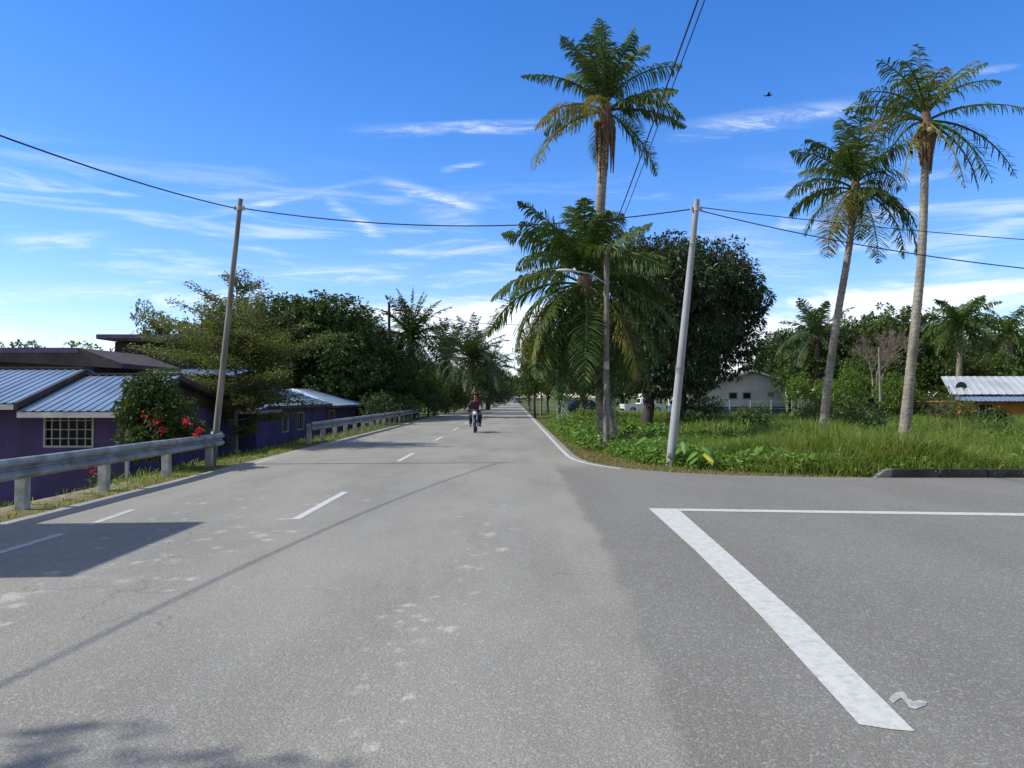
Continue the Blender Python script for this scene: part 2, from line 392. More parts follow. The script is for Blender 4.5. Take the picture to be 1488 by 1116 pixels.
# road: main carriageway with the side road joining on the right, rounded corner
stains = []
def S(px, py, r, k=1.): 
    Y = EYE*F/(py-HY); stains.append((gx(px, Y), Y, r, k))
for px, py, r, k in [(597,878,.085,1),(652,912,.075,1),(583,903,.07,.8),(610,930,.07,.8),(578,943,.09,.7),(585,962,.08,.8),(700,930,.07,.6),
    (528,995,.07,.8),(597,1008,.06,.9),(512,1040,.05,.5),(463,1088,.07,.8),(480,1091,.05,.6),(448,1086,.04,.6),(730,797,.15,.8),(710,776,.13,.9),(688,806,.08,.7),(686,823,.08,.7),(670,841,.07,.7),
    (628,866,.05,.8),(745,768,.12,.6),(705,790,.08,.6),(768,764,.12,.5),(660,830,.05,.6),(618,905,.06,.4),(640,940,.05,.4),(545,1043,.05,.5),
    (380,778,.22,.7),(335,800,.12,.7),(300,783,.14,.7),(257,813,.12,.8),(255,840,.10,.7),(178,843,.16,.6),(350,765,.18,.6),(358,766,.12,.5),(290,785,.12,.6),
    (245,806,.12,.7),(20,868,.2,.8),(60,858,.16,.6),(120,838,.2,.5),(62,847,.1,.6),(0,907,.12,.9),(165,822,.4,.4),(230,790,.5,.3),(320,775,.5,.25),
    (560,690,.25,.5),(600,690,.2,.3),(545,695,.2,.4),(450,705,.3,.4),(430,720,.35,.4),(620,697,.2,.4),(400,722,.3,.3),(640,684,.3,.3),
    (490,952,.09,.35),(320,1000,.06,.3),(330,870,.08,.35),(400,905,.06,.3),(520,820,.1,.3),(470,800,.1,.3),(610,1060,.05,.3),(375,988,.05,.25),
    (760,700,.3,.25),(700,740,.3,.2),(650,950,.25,.12),(600,1000,.2,.12),(590,920,.35,.14),(700,800,.5,.14),(1100,765,.1,.2),(1025,790,.07,.25),(1020,958,.05,.3)]:
    S(px, py, r, k)
xr = tens([(LE,-6,.12), (-6, 1.78, .045)])
yr = tens([(-40,3,4), (3,12,.045), (12,22,.15), (22,60,1), (60,420,10)])
V, Fq = grid_mesh('road', xr, yr, lambda x, y: 0*x)
xr2 = tens([(1.78,12,.5), (12,70,4)]); yr2 = tens([(-8,15.75,.5)])
V2, F2 = grid_mesh('road', xr2, yr2, lambda x, y: 0*x)
corner = [(1.78,23.5),(1.79,21.5),(1.86,20.4),(2.02,19.4),(2.35,18.4),(2.85,17.55),(3.6,16.85),(4.6,16.3),(6.0,15.95),(7.8,15.75)]
Vc = np.array([(1.78,15.75,0)] + [(a,b,0) for a, b in corner], float)
Fl = list(Fq.ravel()) + list((F2+len(V)).ravel()); sz = [4]*(len(Fq)+len(F2))
o0 = len(V)+len(V2)
for k in range(1, len(corner)): Fl += [o0, o0+k+1, o0+k]; sz.append(3)
# ragged edge down to the verge
Ve = []; base = o0+len(Vc)
def skirt(pts):
    global Fl
    for k, (a, b) in enumerate(pts): Ve.append((a, b, 0)); Ve.append((a, b, -.08))
    n = len(pts); s = base+len(Ve)-2*n
    for k in range(n-1): Fl += [s+2*k, s+2*k+2, s+2*k+3, s+2*k+1]; sz.append(4)
skirt([(LE, -40), (LE, 420)]); skirt([(1.78,420)]+corner+[(70,15.75)])
VV = np.concatenate([V, V2, Vc, np.array(Ve)])
me = np_mesh('road', VV, Fl, sz)
rst = np.random.default_rng(400); more = []
for x, y, r, k in stains:
    for q_ in range(4): more.append((x+rst.normal(0,r*.75), y+rst.normal(0,r*.9), r*rst.uniform(.25,.6), k*rst.uniform(.6,1)))
for q_ in range(170):     # loose grit and crumbs of mud along the same two trails
    if q_ % 2: y_ = rst.uniform(3.4, 12); more.append((-.62+.06*(y_-4)+rst.normal(0,.22), y_, rst.uniform(.02,.06), rst.uniform(.4,.9)))
    else: y_ = rst.uniform(6, 13); more.append((-3.9+rst.normal(0,.55), y_, rst.uniform(.03,.09), rst.uniform(.4,.9)))
stains = [(x, y, r*.62, k) for x, y, r, k in stains] + more
st = np.zeros(len(VV))
for x, y, r, k in stains:
    dx = (VV[:,0]-x)/r; dy = (VV[:,1]-y)/(r*1.15)
    st = np.maximum(st, k*np.exp(-(dx*dx+dy*dy)*.9))
at = me.attributes.new('stain', 'FLOAT', 'POINT'); at.data.foreach_set('value', st.astype(np.float32))
tag(link('road', me, M['road']), kind='structure')

# markings: thin sheets on the road
def sheet(name, polys, mat, z=.004):
    mb = MB()
    for poly in polys: mb.add([(a, b, z) for a, b in poly], [tuple(range(len(poly)))])
    o = mb.build(name, mat)
    for p in o.data.polygons:
        if p.normal.z < 0: p.flip()
    return tag(o, kind='structure')
def up(px, py): Y = EYE*F/(py-HY); return (gx(px, Y), Y)
sheet('road_marking_stop_line', [[up(942,738.5), up(984,739), up(1060,806), up(1170,905), up(1325,1060), up(1290,1057), up(1245,1050), up(1100,890), up(1010,800)]], M['stopline'])
sheet('road_marking_side_road_line', [[up(986,739), up(986,742.2), (8.5, up(1488,751)[1]-.05), (30, 9.9), (30, 10.0), (8.5, up(1488,747.5)[1])]], M['lanepaint'])
dash = []
for k in range(0, 22):
    y0 = 1.05+k*9.35
    if y0 < 2: continue
    dash.append([(-2.98, y0), (-2.86, y0), (-2.84+.0015*k, y0+3.), (-2.96+.0015*k, y0+3.)])
sheet('road_marking_centre_line', dash, M['lanepaint'])
edge = []
lp = [(-5.45,5.5),(-5.42,9.3)], [(-5.45,9.9),(-5.55,11.3)], [(-6.38,19.0),(-6.42,20.8)], [(-6.42,27.2),(-6.42,33)], [(-6.42,34),(-6.42,120)]
for (a, b) in lp: edge.append([(a[0]-.05,a[1]),(a[0]+.06,a[1]),(b[0]+.06,b[1]),(b[0]-.06,b[1])])
cp = [(1.60,120),(1.60,60),(1.60,30),(1.60,24),(1.62,21.4),(1.70,20.2),(1.90,19.2),(2.25,18.3),(2.55,17.8)]
edge2 = [[cp[i], (cp[i][0]-.11, cp[i][1]-.02), (cp[i+1][0]-.11, cp[i+1][1]-.06), cp[i+1]] for i in range(len(cp)-1)]
sheet('road_marking_left_edge_line', edge, paint_material('faded_edge_marking', (.44,.43,.38), .50))
sheet('road_marking_right_edge_line', edge2, M['lanepaint'])
# a dab of spilt white paint beside the stop line
q = [(1288,1014),(1292,1008),(1300,1004),(1308,1003),(1313,1007),(1316,1013),(1323,1017),(1333,1015),(1343,1018),(1341,1023),(1332,1026),(1325,1029),(1318,1026),(1312,1018),(1306,1012),(1299,1016),(1294,1020)]
sheet('road_marking_paint_smear', [[up(a,b) for a,b in q]], paint_material('smeared_marking', (.42,.415,.38), .47))

# ------------------------------------------------------------------ foliage generators
def unit(v): return v/np.maximum(np.linalg.norm(v, axis=-1, keepdims=True), 1e-9)
def leaf_mesh(name, P, D, length, width, rs, fold=.25, updir=None):
    """one small folded leaf per point P, pointing along D"""
    n = len(P); D = unit(D)
    side = np.cross(D, (np.array([[0,0,1.]]) + rs.normal(0, .45, (n,3)))); side = unit(side)
    nor = unit(np.cross(side, D))
    Ln = (length*rs.uniform(.65, 1.25, n))[:,None]; W = (width*rs.uniform(.7, 1.2, n))[:,None]
    b = P; t = P + D*Ln - np.array([[0,0,1]])*Ln*.12
    mid = P + D*Ln*.48
    l = mid - side*W*.5 + nor*W*fold; r = mid + side*W*.5 + nor*W*fold
    Vv = np.stack([b, l, t, r], 1).reshape(-1,3)
    idx = (np.arange(n)*4)[:,None]
    Ff = np.concatenate([idx+[[0,2,1]], idx+[[0,3,2]]], 1).ravel()
    return np_mesh(name, Vv, Ff, np.full(2*n, 3))
def sphere_pts(n, rs): return unit(rs.normal(size=(n,3)))
def crown_leaves(name, clumps, per, length, width, rs, rosette=7, spread=.55, droop=.25, inner=.25, flat=0.):
    """clumps: list of (centre, radii); leaves stand in rosettes over each clump's outer shell and, sparser, within"""
    Ps, Ds = [], []
    for (c, r) in clumps:
        c = np.array(c); r = np.array(r)
        area = (r[0]*r[1]+r[0]*r[2]+r[1]*r[2])/3
        n = max(4, int(per*area/rosette))
        d = sphere_pts(n, rs)
        rad = 1 - rs.power(3., n)*0 - np.abs(rs.normal(0, .13, n))
        ins = rs.random(n) < inner; rad[ins] = rs.uniform(.3, .9, ins.sum())
        lump = 1 + .16*np.sin(d[:,0]*5+c[0])*np.cos(d[:,1]*4+c[1]*2)
        q = c + d*r*(rad*lump)[:,None]
        # rosette
        q = np.repeat(q, rosette, 0); dd = np.repeat(d, rosette, 0)
        e = unit(rs.normal(size=q.shape))
        dirn = unit(dd*(1-spread) + e*spread*1.3 - np.array([[0,0,droop]]))
        Ps.append(q + e*length*.18); Ds.append(dirn)
    return leaf_mesh(name, np.concatenate(Ps), np.concatenate(Ds), length, width, rs)
def auto_clumps(R0, n, rs, c=(0,0,0), lo=.26, hi=.42, bottom=-.55, core=True):
    """sub-crowns over an ellipsoid of radii R0 about c"""
    out = []; R0 = np.array(R0); c = np.array(c)
    if core: out.append((c, R0*.62))
    k = 0
    while k < n:
        d = sphere_pts(1, rs)[0]
        if d[2] < bottom: continue
        s = rs.uniform(lo, hi)*min(R0)
        out.append((c + d*(R0 - s*.8)*rs.uniform(.85,1.08), np.array([s*rs.uniform(.95,1.3), s*rs.uniform(.95,1.3), s*rs.uniform(.7,1.)])))
        k += 1
    return out
def limbs(mb, base, top, r0, targets, rs, trunk_top_r=.55):
    base = Vector(base); top = Vector(top); n = 7; pts = []; rad = []
    for i in range(n):
        t = i/(n-1); p = base.lerp(top, t)
        if 0 < i: p += Vector((rs.normal(0, r0*.22), rs.normal(0, r0*.22), 0))
        pts.append(p); rad.append(r0*(1.35 if i == 0 else 1-(1-trunk_top_r)*t))
    mb.tube(pts, rad, 10)
    for c in targets:
        c = Vector(c); t = rs.uniform(.55, 1.); s = base.lerp(top, t)
        k = s.lerp(c, .5) + Vector((rs.normal(0,.15), rs.normal(0,.15), -.05*(c-s).length))
        rr = r0*rs.uniform(.28,.45)
        mb.tube([s, s.lerp(k,.5), k, k.lerp(c,.55), c], [rr, rr*.8, rr*.62, rr*.42, rr*.15], 6)
def make_tree(name, label, cat, loc, R0, ch, nclump, per, leaf, mat, seed, trunk_r=.2, bark='bark', group=None, droop=.25, bottom=-.5, lean=(0,0), lo=.26, hi=.42, rosette=7, clumps=None, fork=.45):
    rs = np.random.default_rng(seed)
    o = empty(name, loc, label, cat, group)
    cl = clumps or auto_clumps(R0, nclump, rs, (lean[0], lean[1], ch), lo, hi, bottom)
    mb = MB(); tg = [c for c, r in cl[1:]]; rs.shuffle(tg)
    limbs(mb, (0,0,-.15), (lean[0]*.6, lean[1]*.6, ch-R0[2]*fork), trunk_r, tg[:14], rs)
    mb.build('trunk', M[bark], o)
    link('crown', crown_leaves('crown', cl, per, leaf[0], leaf[1], rs, rosette=rosette, droop=droop), M[mat], o)
    return o
def Z(x, y): return float(height(x, y))
def put(o, px, Y, scale=1., rz=0., sz=None, label=None, group=None):
    x = gx(px, Y); o.location = (x, Y, Z(x, Y)-.02); o.scale = (scale, scale, scale if sz is None else sz); o.rotation_euler = (0,0,rz)
    if label: o['label'] = label
    if group: o['group'] = group
    return o

# ------------------------------------------------------------------ big dark mango trees (right of centre)
mg = 'dark mango trees in the field'
make_tree('mango_tree', 'big round dark mango tree whose thick trunk stands left of the leaning concrete pole', 'tree', (gx(935,38), 38, Z(6,38)),
          (3.9,3.9,4.9), 5.9, 38, 450, (.30,.10), 'mango', 11, .36, 'darkbark', mg, .35, -.9, (1.0,2.0), fork=.62)
make_tree('mango_tree', 'widest and darkest mango tree, rounding down over the grey gabled house', 'tree', (gx(985,44), 44, Z(10,44)),
          (4.3,4.4,4.7), 6.5, 44, 450, (.30,.10), 'mango', 12, .30, 'darkbark', mg, .35, -.86, (.7,.6), fork=.62)

# ------------------------------------------------------------------ coconut palms
def frond_mesh(name, L0, p0, p1, nleaf=44, leaflen=.62, roll=0., rs=None, hang=.5, width=.035, gaps=0., power=1.25, twist=0., petiole=.16):
    """one pinnate leaf growing along +X in its own frame; p0,p1: pitch (deg) at base and tip"""
    n = 22; pts = [Vector((0,0,0))]; dirs = []
    sw = rs.normal(0, 10)
    for i in range(n):
        t = (i+.5)/n; a = R(p0 + (p1-p0)*t**power); b = R(sw*t*t)
        d = Vector((math.cos(a)*math.cos(b), math.cos(a)*math.sin(b), math.sin(a))); dirs.append(d); pts.append(pts[-1] + d*(L0/n))
    mb = MB(); mb.tube(pts[::2]+([pts[-1]] if n % 2 else []), [.045*(1-.9*i/(n//2)) + .004 for i in range(len(pts[::2]))], 5)
    V = []; Fl = []; sz = []
    tw = R(roll)
    for k in range(nleaf):
        t = petiole + (1-petiole)*(k+.5)/nleaf + rs.normal(0,.004)
        t = min(t, .995)
        if rs.random() < gaps: continue
        i = min(int(t*n), n-1); p = pts[i].lerp(pts[i+1], t*n-i); d = dirs[i]
        s0 = Vector((0,0,1)).cross(d); s0 = s0.normalized() if s0.length > .05 else Vector((0,1,0))
        upv = d.cross(s0).normalized()
        prof = math.sin(math.pi*min(1, (t-petiole)/(1-petiole)*.80+.20))**.6
        ll = leaflen*max(prof, .12)*rs.uniform(.85,1.1)
        ragh = 1+.35*math.sin(t*23+sw); ragd = rs.normal(0,.07)
        for sd in (-1, 1):
            if rs.random() < gaps*.6 + .05: continue
            a = tw + twist*t
            s = (s0*math.cos(a) + upv*math.sin(a))*sd
            e = (s*.95 + d*(.42+.3*t+ragd*2) + upv*(rs.normal(.10,.16)+ragd*2) + s0*rs.normal(0,.06)).normalized()
            g = Vector((0,0,-1))
            h = hang*rs.uniform(.55,1.55)*ragh
            q1 = p + e*ll*.4 + g*ll*.06*h
            e2 = (e + g*h*1.0).normalized(); q2 = q1 + e2*ll*.34
            e3 = (e2 + g*h*1.3).normalized(); q3 = q2 + e3*ll*.28
            w = (d*.8 + upv*.3).normalized()*width*rs.uniform(.8,1.15)
            b0 = len(V)
            V += [p-w*.35, p+w*.35, q1-w*.6, q1+w*.6, q2-w*.42, q2+w*.42, q3]
            Fl += [b0,b0+1,b0+3,b0+2, b0+2,b0+3,b0+5,b0+4, b0+4,b0+5,b0+6]; sz += [4,4,3]
    nb = len(mb.v); VV = [tuple(v) for v in mb.v] + [tuple(v) for v in V]
    F2 = [i for f in mb.f for i in f] + [i+nb for i in Fl]; s2 = [len(f) for f in mb.f] + sz
    return np_mesh(name, np.array(VV), F2, s2)
def palm(label, base, pts, radii, fronds, seed, leaflen=.6, nleaf=44, group='coconut palms by the junction', skirt=None, nuts=0, gaps=0., old=(), width=.040, fibre=None, grow=1.):
    rs = np.random.default_rng(seed)
    o = empty('coconut_palm', base, label, 'palm tree', group)
    B = Vector(base)
    P = [Vector(p)-B for p in pts]
    # smooth the trunk path
    sm = []; rr = []
    for i in range(len(P)-1):
        for k in range(5):
            t = k/5; p0 = P[max(i-1,0)]; p1 = P[i]; p2 = P[i+1]; p3 = P[min(i+2,len(P)-1)]
            sm.append(.5*((2*p1)+(-p0+p2)*t+(2*p0-5*p1+4*p2-p3)*t*t+(-p0+3*p1-3*p2+p3)*t**3)); rr.append(radii[i]*(1-t)+radii[i+1]*t)
    sm.append(P[-1]); rr.append(radii[-1])
    mb = MB()
    # leaf-scar rings: small steps in radius
    fine = []; fr = []
    for i in range(len(sm)-1):
        seglen = (sm[i+1]-sm[i]).length; m_ = max(1, int(seglen/.11))
        for k in range(m_):
            t = k/m_; fine.append(sm[i].lerp(sm[i+1], t)); fr.append((rr[i]*(1-t)+rr[i+1]*t)*(1.03 if (len(fine) % 2) else .97))
    fine.append(sm[-1]); fr.append(rr[-1])
    mb.tube(fine, fr, 12); mb.build('trunk', M['palmtrunk'], o)
    top = P[-1]
    fb = MB(); fb.tube([top+Vector((0,0,-.5)), top+Vector((0,0,-.1)), top+Vector((0,0,.35)), top+Vector((0,0,.7))], [radii[-1]*1.05, radii[-1]*1.7, radii[-1]*1.35, radii[-1]*.4], 12)
    if fibre:      # dry bracts hanging round the upper trunk
        for k in range(14):
            a = rs.uniform(0, 6.28); l = rs.uniform(.5, 1)*fibre; r1 = radii[-1]
            s = top + Vector((math.cos(a)*r1*1.3, math.sin(a)*r1*1.3, .05)); e = top + Vector((math.cos(a)*r1*1.9, math.sin(a)*r1*1.9, -l))
            fb.tube([s, s.lerp(e,.4)+Vector((math.cos(a)*.08, math.sin(a)*.08, 0)), e], [.05, .075, .015], 5)
    fb.build('crownshaft', M['fibre'], o)
    for j, (az, p0, p1, L0) in enumerate(fronds):
        az += rs.normal(0,6); p0 += rs.normal(0,4); p1 = max(p1+rs.normal(0,7), -89); L0 *= rs.uniform(.9,1.1)
        mean = (p0+p1)/2
        me = frond_mesh('frond', L0*grow, p0, p1, nleaf, leaflen*rs.uniform(.88,1.12), rs.normal(0,24), rs, hang=(.7 + .55*(mean < 45)) if mean > -25 else .35, gaps=gaps, width=width*rs.uniform(.9,1.1), power=.95, twist=rs.normal(0,.35))
        f = link('frond', me, M['palm_old'] if j in old else M['palm'], o)
        f.location = top + Vector((0,0,.12+.2*(p0 > 40))); f.rotation_euler = (0,0,R(az))
    for k in range(nuts):
        a = rs.uniform(0, 6.28); nb = MB(); nb.ball((0,0,0), (.11,.11,.14)); c = nb.build('coconut', M['coconut'], o)
        c.location = top + Vector((math.cos(a)*.33, math.sin(a)*.33, -.15-rs.uniform(0,.3)))
    return o
def T(px, py, Y, dy=0): return (gx(px, Y), Y+dy, gzz(py, Y))
# az: 0 = right, 90 = away, 180 = left, 270 = towards the camera
palm('tall coconut palm with dry brown husk under its crown, rising above the bushy short palm', (gx(896,27),27,-.1),
     [(gx(896,27),27,-.15), T(886,600,27), T(874,500,27), T(870,380,27), T(874,280,27), T(879,200,27), T(880,165,27)],
     [.22,.16,.15,.15,.17,.19,.15],
     [(100,86,62,3.3),(165,78,38,3.0),(20,74,30,3.2),(182,50,-12,2.9),(3,55,-5,3.0),(350,32,-2,2.55),(335,22,-40,3.0),(8,8,-48,2.7),(340,-32,-72,3.0),
      (203,-15,-66,3.7),(212,15,-60,3.1),(250,15,-60,2.8),(70,60,5,2.9),(130,62,10,2.8),(270,72,30,2.7),(310,66,20,2.8),(225,68,25,2.6),(45,35,-35,2.6),(140,30,-40,2.7),(90,10,-55,2.6),(255,82,50,2.9),(195,80,52,2.5),(355,84,48,2.7)],
     21, .78, 60, skirt=None, nuts=5, old=(9,10,11), fibre=2.5, grow=1.06, width=.042)
palm('short bushy coconut palm with long arching fronds hanging nearly to the grass beside the road', (gx(878,25.6),25.6,-.1),
     [(gx(879,25.6),25.6,-.15), T(874,600,25.6), T(868,530,25.6), T(858,470,25.6), T(850,420,25.6)],
     [.22,.17,.16,.17,.18],
     [(178,44,-42,3.1),(190,16,-72,3.5),(170,62,-5,3.0),(2,30,-50,3.2),(350,52,-15,2.9),(10,66,15,2.9),(180,78,25,3.0),(265,80,35,2.8),(90,80,40,3.0),
      (212,-5,-88,3.6),(225,-25,-88,3.5),(245,-10,-89,3.8),(270,-28,-89,3.6),(300,-15,-88,3.6),(330,-5,-86,3.4),(345,8,-80,3.5),(60,15,-70,3.2),(120,15,-70,3.2),
      (150,40,-45,3.2),(35,45,-35,3.1),(215,42,-42,3.0),(320,48,-38,2.8),(240,66,0,2.8),(295,70,8,2.9),(130,70,20,3.0),(50,72,20,3.1),(192,-20,-88,3.1),(162,-15,-88,3.1),(20,-20,-86,3.3),(280,45,-40,2.8),(90,-5,-80,3.0),(200,66,18,2.9),(215,-45,-89,3.9),(235,-50,-89,4.0),(255,-55,-89,4.1),(285,-50,-89,4.0),(315,-45,-89,3.8),(188,-35,-88,3.3),(358,-35,-88,3.5),(198,8,-86,3.2),(340,12,-84,3.6),(150,-45,-89,3.6),(60,-45,-89,3.6)],
     22, .85, 82, old=(9,13,26,27), nuts=4, grow=1.12, width=.045)
palm('shorter right-hand coconut palm leaning right with a yellow frond across its crown', (gx(1195,27),27,-.2),
     [(gx(1193,27),27,-.25), T(1203,560,27), T(1216,470,27), T(1232,380,27), T(1242,310,27), T(1245,280,27)],
     [.18,.14,.125,.12,.115,.115],
     [(178,40,-50,2.4),(185,20,-62,2.3),(170,64,0,2.3),(200,70,10,2.2),(345,62,-5,2.4),(0,48,-42,2.3),(8,22,-66,2.4),(350,5,-78,2.4),(225,-20,-84,2.8),(205,-30,-82,2.7),(280,-35,-86,2.6),
      (310,-20,-85,2.8),(335,-10,-82,2.9),(300,74,40,2.7),(265,15,-55,1.9),(90,72,20,2.5),(130,60,0,2.4),(45,60,0,2.5),(240,50,-25,2.2),(60,10,-70,2.4),(120,10,-70,2.4),(100,84,60,2.4),(255,80,40,2.3)],
     23, .80, 56, old=(8,9,13), nuts=4, fibre=1.3, grow=1.14, width=.042)
palm('tallest right-hand coconut palm with ringed pale trunk and sparse ragged fronds', (gx(1312,24.5),24.5,-.2),
     [(gx(1311,24.5),24.5,-.25), T(1320,570,24.5), T(1331,470,24.5), T(1341,370,24.5), T(1346,270,24.5), T(1348,195,24.5), T(1349,180,24.5)],
     [.21,.155,.14,.13,.12,.105,.105],
     [(92,86,66,2.7),(178,56,-20,2.5),(172,34,-22,2.6),(188,26,-48,2.5),(4,52,2,2.9),(355,34,-28,3.1),(0,8,-62,3.6),(10,-4,-70,2.9),(290,-40,-84,2.9),(320,-20,-84,2.8),(220,-25,-80,2.5),
      (75,74,30,2.5),(265,72,-10,1.9),(110,74,28,2.4),(40,50,-20,2.6),(140,48,-20,2.6),(205,12,-70,2.6),(345,-30,-84,2.8),(90,20,-60,2.5),(320,68,12,2.3),(225,62,-5,2.2),(18,72,24,2.7),(190,70,18,2.3)],
     24, .70, 44, old=(8,10,12,3), gaps=.26, nuts=3, width=.036, fibre=1.8, grow=1.04)

# ------------------------------------------------------------------ distant palms
def far_palm(name, label, cat, px, Y, zc, L0, seed, mat='oil', trunk_r=.28, nfr=40, group=None, nleaf=36, leaflen=.72, lowest=-60):
    rs = np.random.default_rng(seed); x = gx(px, Y); zb = Z(x, Y)
    o = empty(name, (x, Y, zb-.05), label, cat, group)
    mb = MB(); mb.tube([(0,0,-.1), (rs.normal(0,.1),0,(zc-zb)*.5), (0,0,zc-zb)], [trunk_r*1.2, trunk_r, trunk_r], 9); mb.build('trunk', M['bark'] if mat == 'oil' else M['palmtrunk'], o)
    Vs = []; Fs = []; Sz = []; off = 0
    for k in range(nfr):
        u = (k+.5)/nfr; p0 = 86 - u*(135 if mat == 'oil' else 120) + rs.normal(0,6); p1 = max(p0 - ((26+60*u) if mat == 'oil' else 62) - 25*u, -87); az = k*137.5+rs.normal(0,8)
        p1 = max(p1, -88)
        me = frond_mesh('tmp', L0*rs.uniform(.85,1.1), p0, p1, nleaf, leaflen, rs.normal(0,25), rs, hang=.22 if mat == 'oil' else .8, width=.08, petiole=.08, power=1.5 if mat == 'oil' else .95)
        n = len(me.vertices); v = np.empty(n*3, np.float32); me.vertices.foreach_get('co', v); v = v.reshape(-1,3)
        l = np.empty(len(me.loops), np.int32); me.loops.foreach_get('vertex_index', l); s = np.empty(len(me.polygons), np.int32); me.polygons.foreach_get('loop_total', s)
        c, si = math.cos(R(az)), math.sin(R(az)); v = np.stack([v[:,0]*c-v[:,1]*si, v[:,0]*si+v[:,1]*c, v[:,2]+zc-zb], 1)
        Vs.append(v); Fs.append(l+off); Sz.append(s); off += n; bpy.data.meshes.remove(me)
    link('crown', np_mesh('crown', np.concatenate(Vs), np.concatenate(Fs), np.concatenate(Sz)), M[mat], o)
    return o
og = 'oil palms along the left of the road'
far_palm('oil_palm', 'oil palm with upright spiky fronds just right of the dark street lamp pole', 'palm tree', 598, 62, 6.5, 4.0, 31, group=og, nfr=42)
far_palm('oil_palm', 'oil palm nearest the road gap on the left, darkest and roundest', 'palm tree', 686, 74, 5.4, 4.5, 32, group=og, nfr=46)
far_palm('oil_palm', 'oil palm between the two taller ones, half hidden behind them', 'palm tree', 648, 80, 5.9, 4.2, 33, group=og, nfr=42)
far_palm('oil_palm', 'small oil palm at the far left kerb beyond the nearest-gap palm', 'palm tree', 709, 98, 5.2, 4.6, 34, group=og)
far_palm('oil_palm', 'oil palm left of the dark street lamp pole, among broad trees', 'palm tree', 520, 66, 5.8, 4.0, 35, group=og)
rg = 'palms in the tree line on the right'
far_palm('coconut_palm', 'far coconut palm with drooping fronds above the white-roofed orange house', 'palm tree', 1396, 55, 6.9, 3.0, 36, 'palm', .2, 34, rg, 32, .8, -80)
far_palm('oil_palm', 'oil palm at the far right edge of the picture behind the white roof', 'palm tree', 1466, 66, 7.0, 3.6, 37, 'palm', .3, 28, rg)
far_palm('oil_palm', 'oil palm in the tree line between the mango tree and the leaning palm trunk', 'palm tree', 1188, 64, 6.8, 3.6, 38, 'oil', .3, 28, rg)

# ------------------------------------------------------------------ background trees
def spec(name, *a, **k): return make_tree(name, *a, **k)
tl = 'trees behind the purple houses'
T1 = make_tree('broadleaf_tree', 'x', 'tree', (0,0,0), (3.4,3.4,3.6), 5.6, 26, 330, (.30,.13), 'dark', 41, .22, group=tl, bottom=-.8, fork=.6)
T2 = make_tree('broadleaf_tree', 'x', 'tree', (0,0,0), (3.2,3.0,2.8), 4.2, 24, 300, (.28,.13), 'mid', 42, .18, group=tl, bottom=-.8, fork=.6)
T3 = make_tree('broadleaf_tree', 'x', 'tree', (0,0,0), (2.3,2.3,3.6), 5.4, 20, 300, (.26,.12), 'mid', 43, .15, group=tl, bottom=-.8, lo=.3, hi=.5)
T4 = make_tree('broadleaf_tree', 'x', 'tree', (0,0,0), (3.0,3.0,2.3), 3.2, 24, 330, (.24,.11), 'bright', 44, .14, group=tl, bottom=-.85, fork=.6)
first = {id(t): True for t in (T1,T2,T3,T4)}
def tree(src, px, Y, top, label, group, w=1., rz=None):
    """a copy of a tree scaled so that its top reaches world height `top`"""
    h = {id(T1): 9.2, id(T2): 7.0, id(T3): 9.0, id(T4): 5.5}[id(src)]
    if first[id(src)]: o = src; first[id(src)] = False
    else: o = copy_tree(src)
    x = gx(px, Y); s = (top-Z(x,Y))/h
    put(o, px, Y, s*w, rz if rz is not None else random.uniform(0, 6.28), s, label, group)
    return o
tree(T1, 470, 56, 9.3, 'tall dark broadleaf tree rising behind the low purple house with the window', tl, 1.1)
tree(T1, 425, 54, 8.9, 'dark tree just right of the layered tree, behind the blue metal roofs', tl, 1.1)
tree(T1, 515, 60, 8.3, 'dark tree whose crown ends left of the street lamp pole', tl, 1.15)
tree(T2, 372, 60, 9.6, 'broad green tree half hidden behind the layered tree', tl, 1.0)
tree(T3, 222, 40, 6.9, 'narrow pointed leafy tree standing up left of the layered tree', tl, .62)
tree(T4, 200, 46, 5.6, 'low bright tree spreading at the foot of the pointed tree', tl, .8)
tree(T4, 262, 44, 5.4, 'bright bushy tree between the pointed tree and the leaning pole', tl, .8)
tree(T2, 320, 62, 9.0, 'green tree behind the leaning pole on the left', tl, .9)
tree(T4, 100, 52, 5.4, 'light green spreading tree above the dark flat roofs', tl, 1.1)
tree(T2, 18, 56, 5.9, 'green tree at the far left edge above the flat roof', tl, .9)
tree(T4, 152, 54, 4.9, 'small light tree between the two dark flat-roofed houses', tl, .8)
tree(T1, 552, 74, 8.6, 'dark tree behind the street lamp pole', tl, 1.)
tree(T2, 578, 60, 4.9, 'green bushy tree at the foot of the spiky oil palm', tl, .75)
tree(T4, 622, 66, 4.4, 'low tree leaning over the end of the far guardrail', tl, .8)
tree(T1, 628, 92, 6.0, 'dark tree behind the spiky oil palm', tl, 1.)
tree(T2, 660, 78, 3.6, 'bushy tree below the darkest oil palm', tl, .8)
tree(T1, 486, 52, 6.2, 'squat dark tree directly above the second blue roof', tl, 1.2)
tree(T1, 395, 52, 6.0, 'squat dark tree behind the roof left of the purple block', tl, 1.2)
tree(T1, 545, 57, 5.6, 'dark bushy tree beside the far end of the purple house', tl, 1.2)
tree(T2, 700, 120, 6.8, 'far dark tree at the left side of the road gap', tl, 1.)
tree(T2, 712, 165, 6., 'farthest tree on the left side of the road gap', tl, 1.)
tree(T1, 664, 96, 5.6, 'dark tree between the two largest oil palms', tl, 1.)
tree(T1, 598, 74, 6.0, 'dark tree right behind the spiky oil palm', tl, 1.)
tree(T1, 700, 92, 5.6, 'low dark tree behind the darkest oil palm by the road', tl, .8)
tree(T1, 520, 54, 4.4, 'dark thicket tree by the street end of the far purple house', tl, 1.2)
tree(T1, 350, 56, 8.4, 'dark tree directly behind the layered tree', tl, 1.)
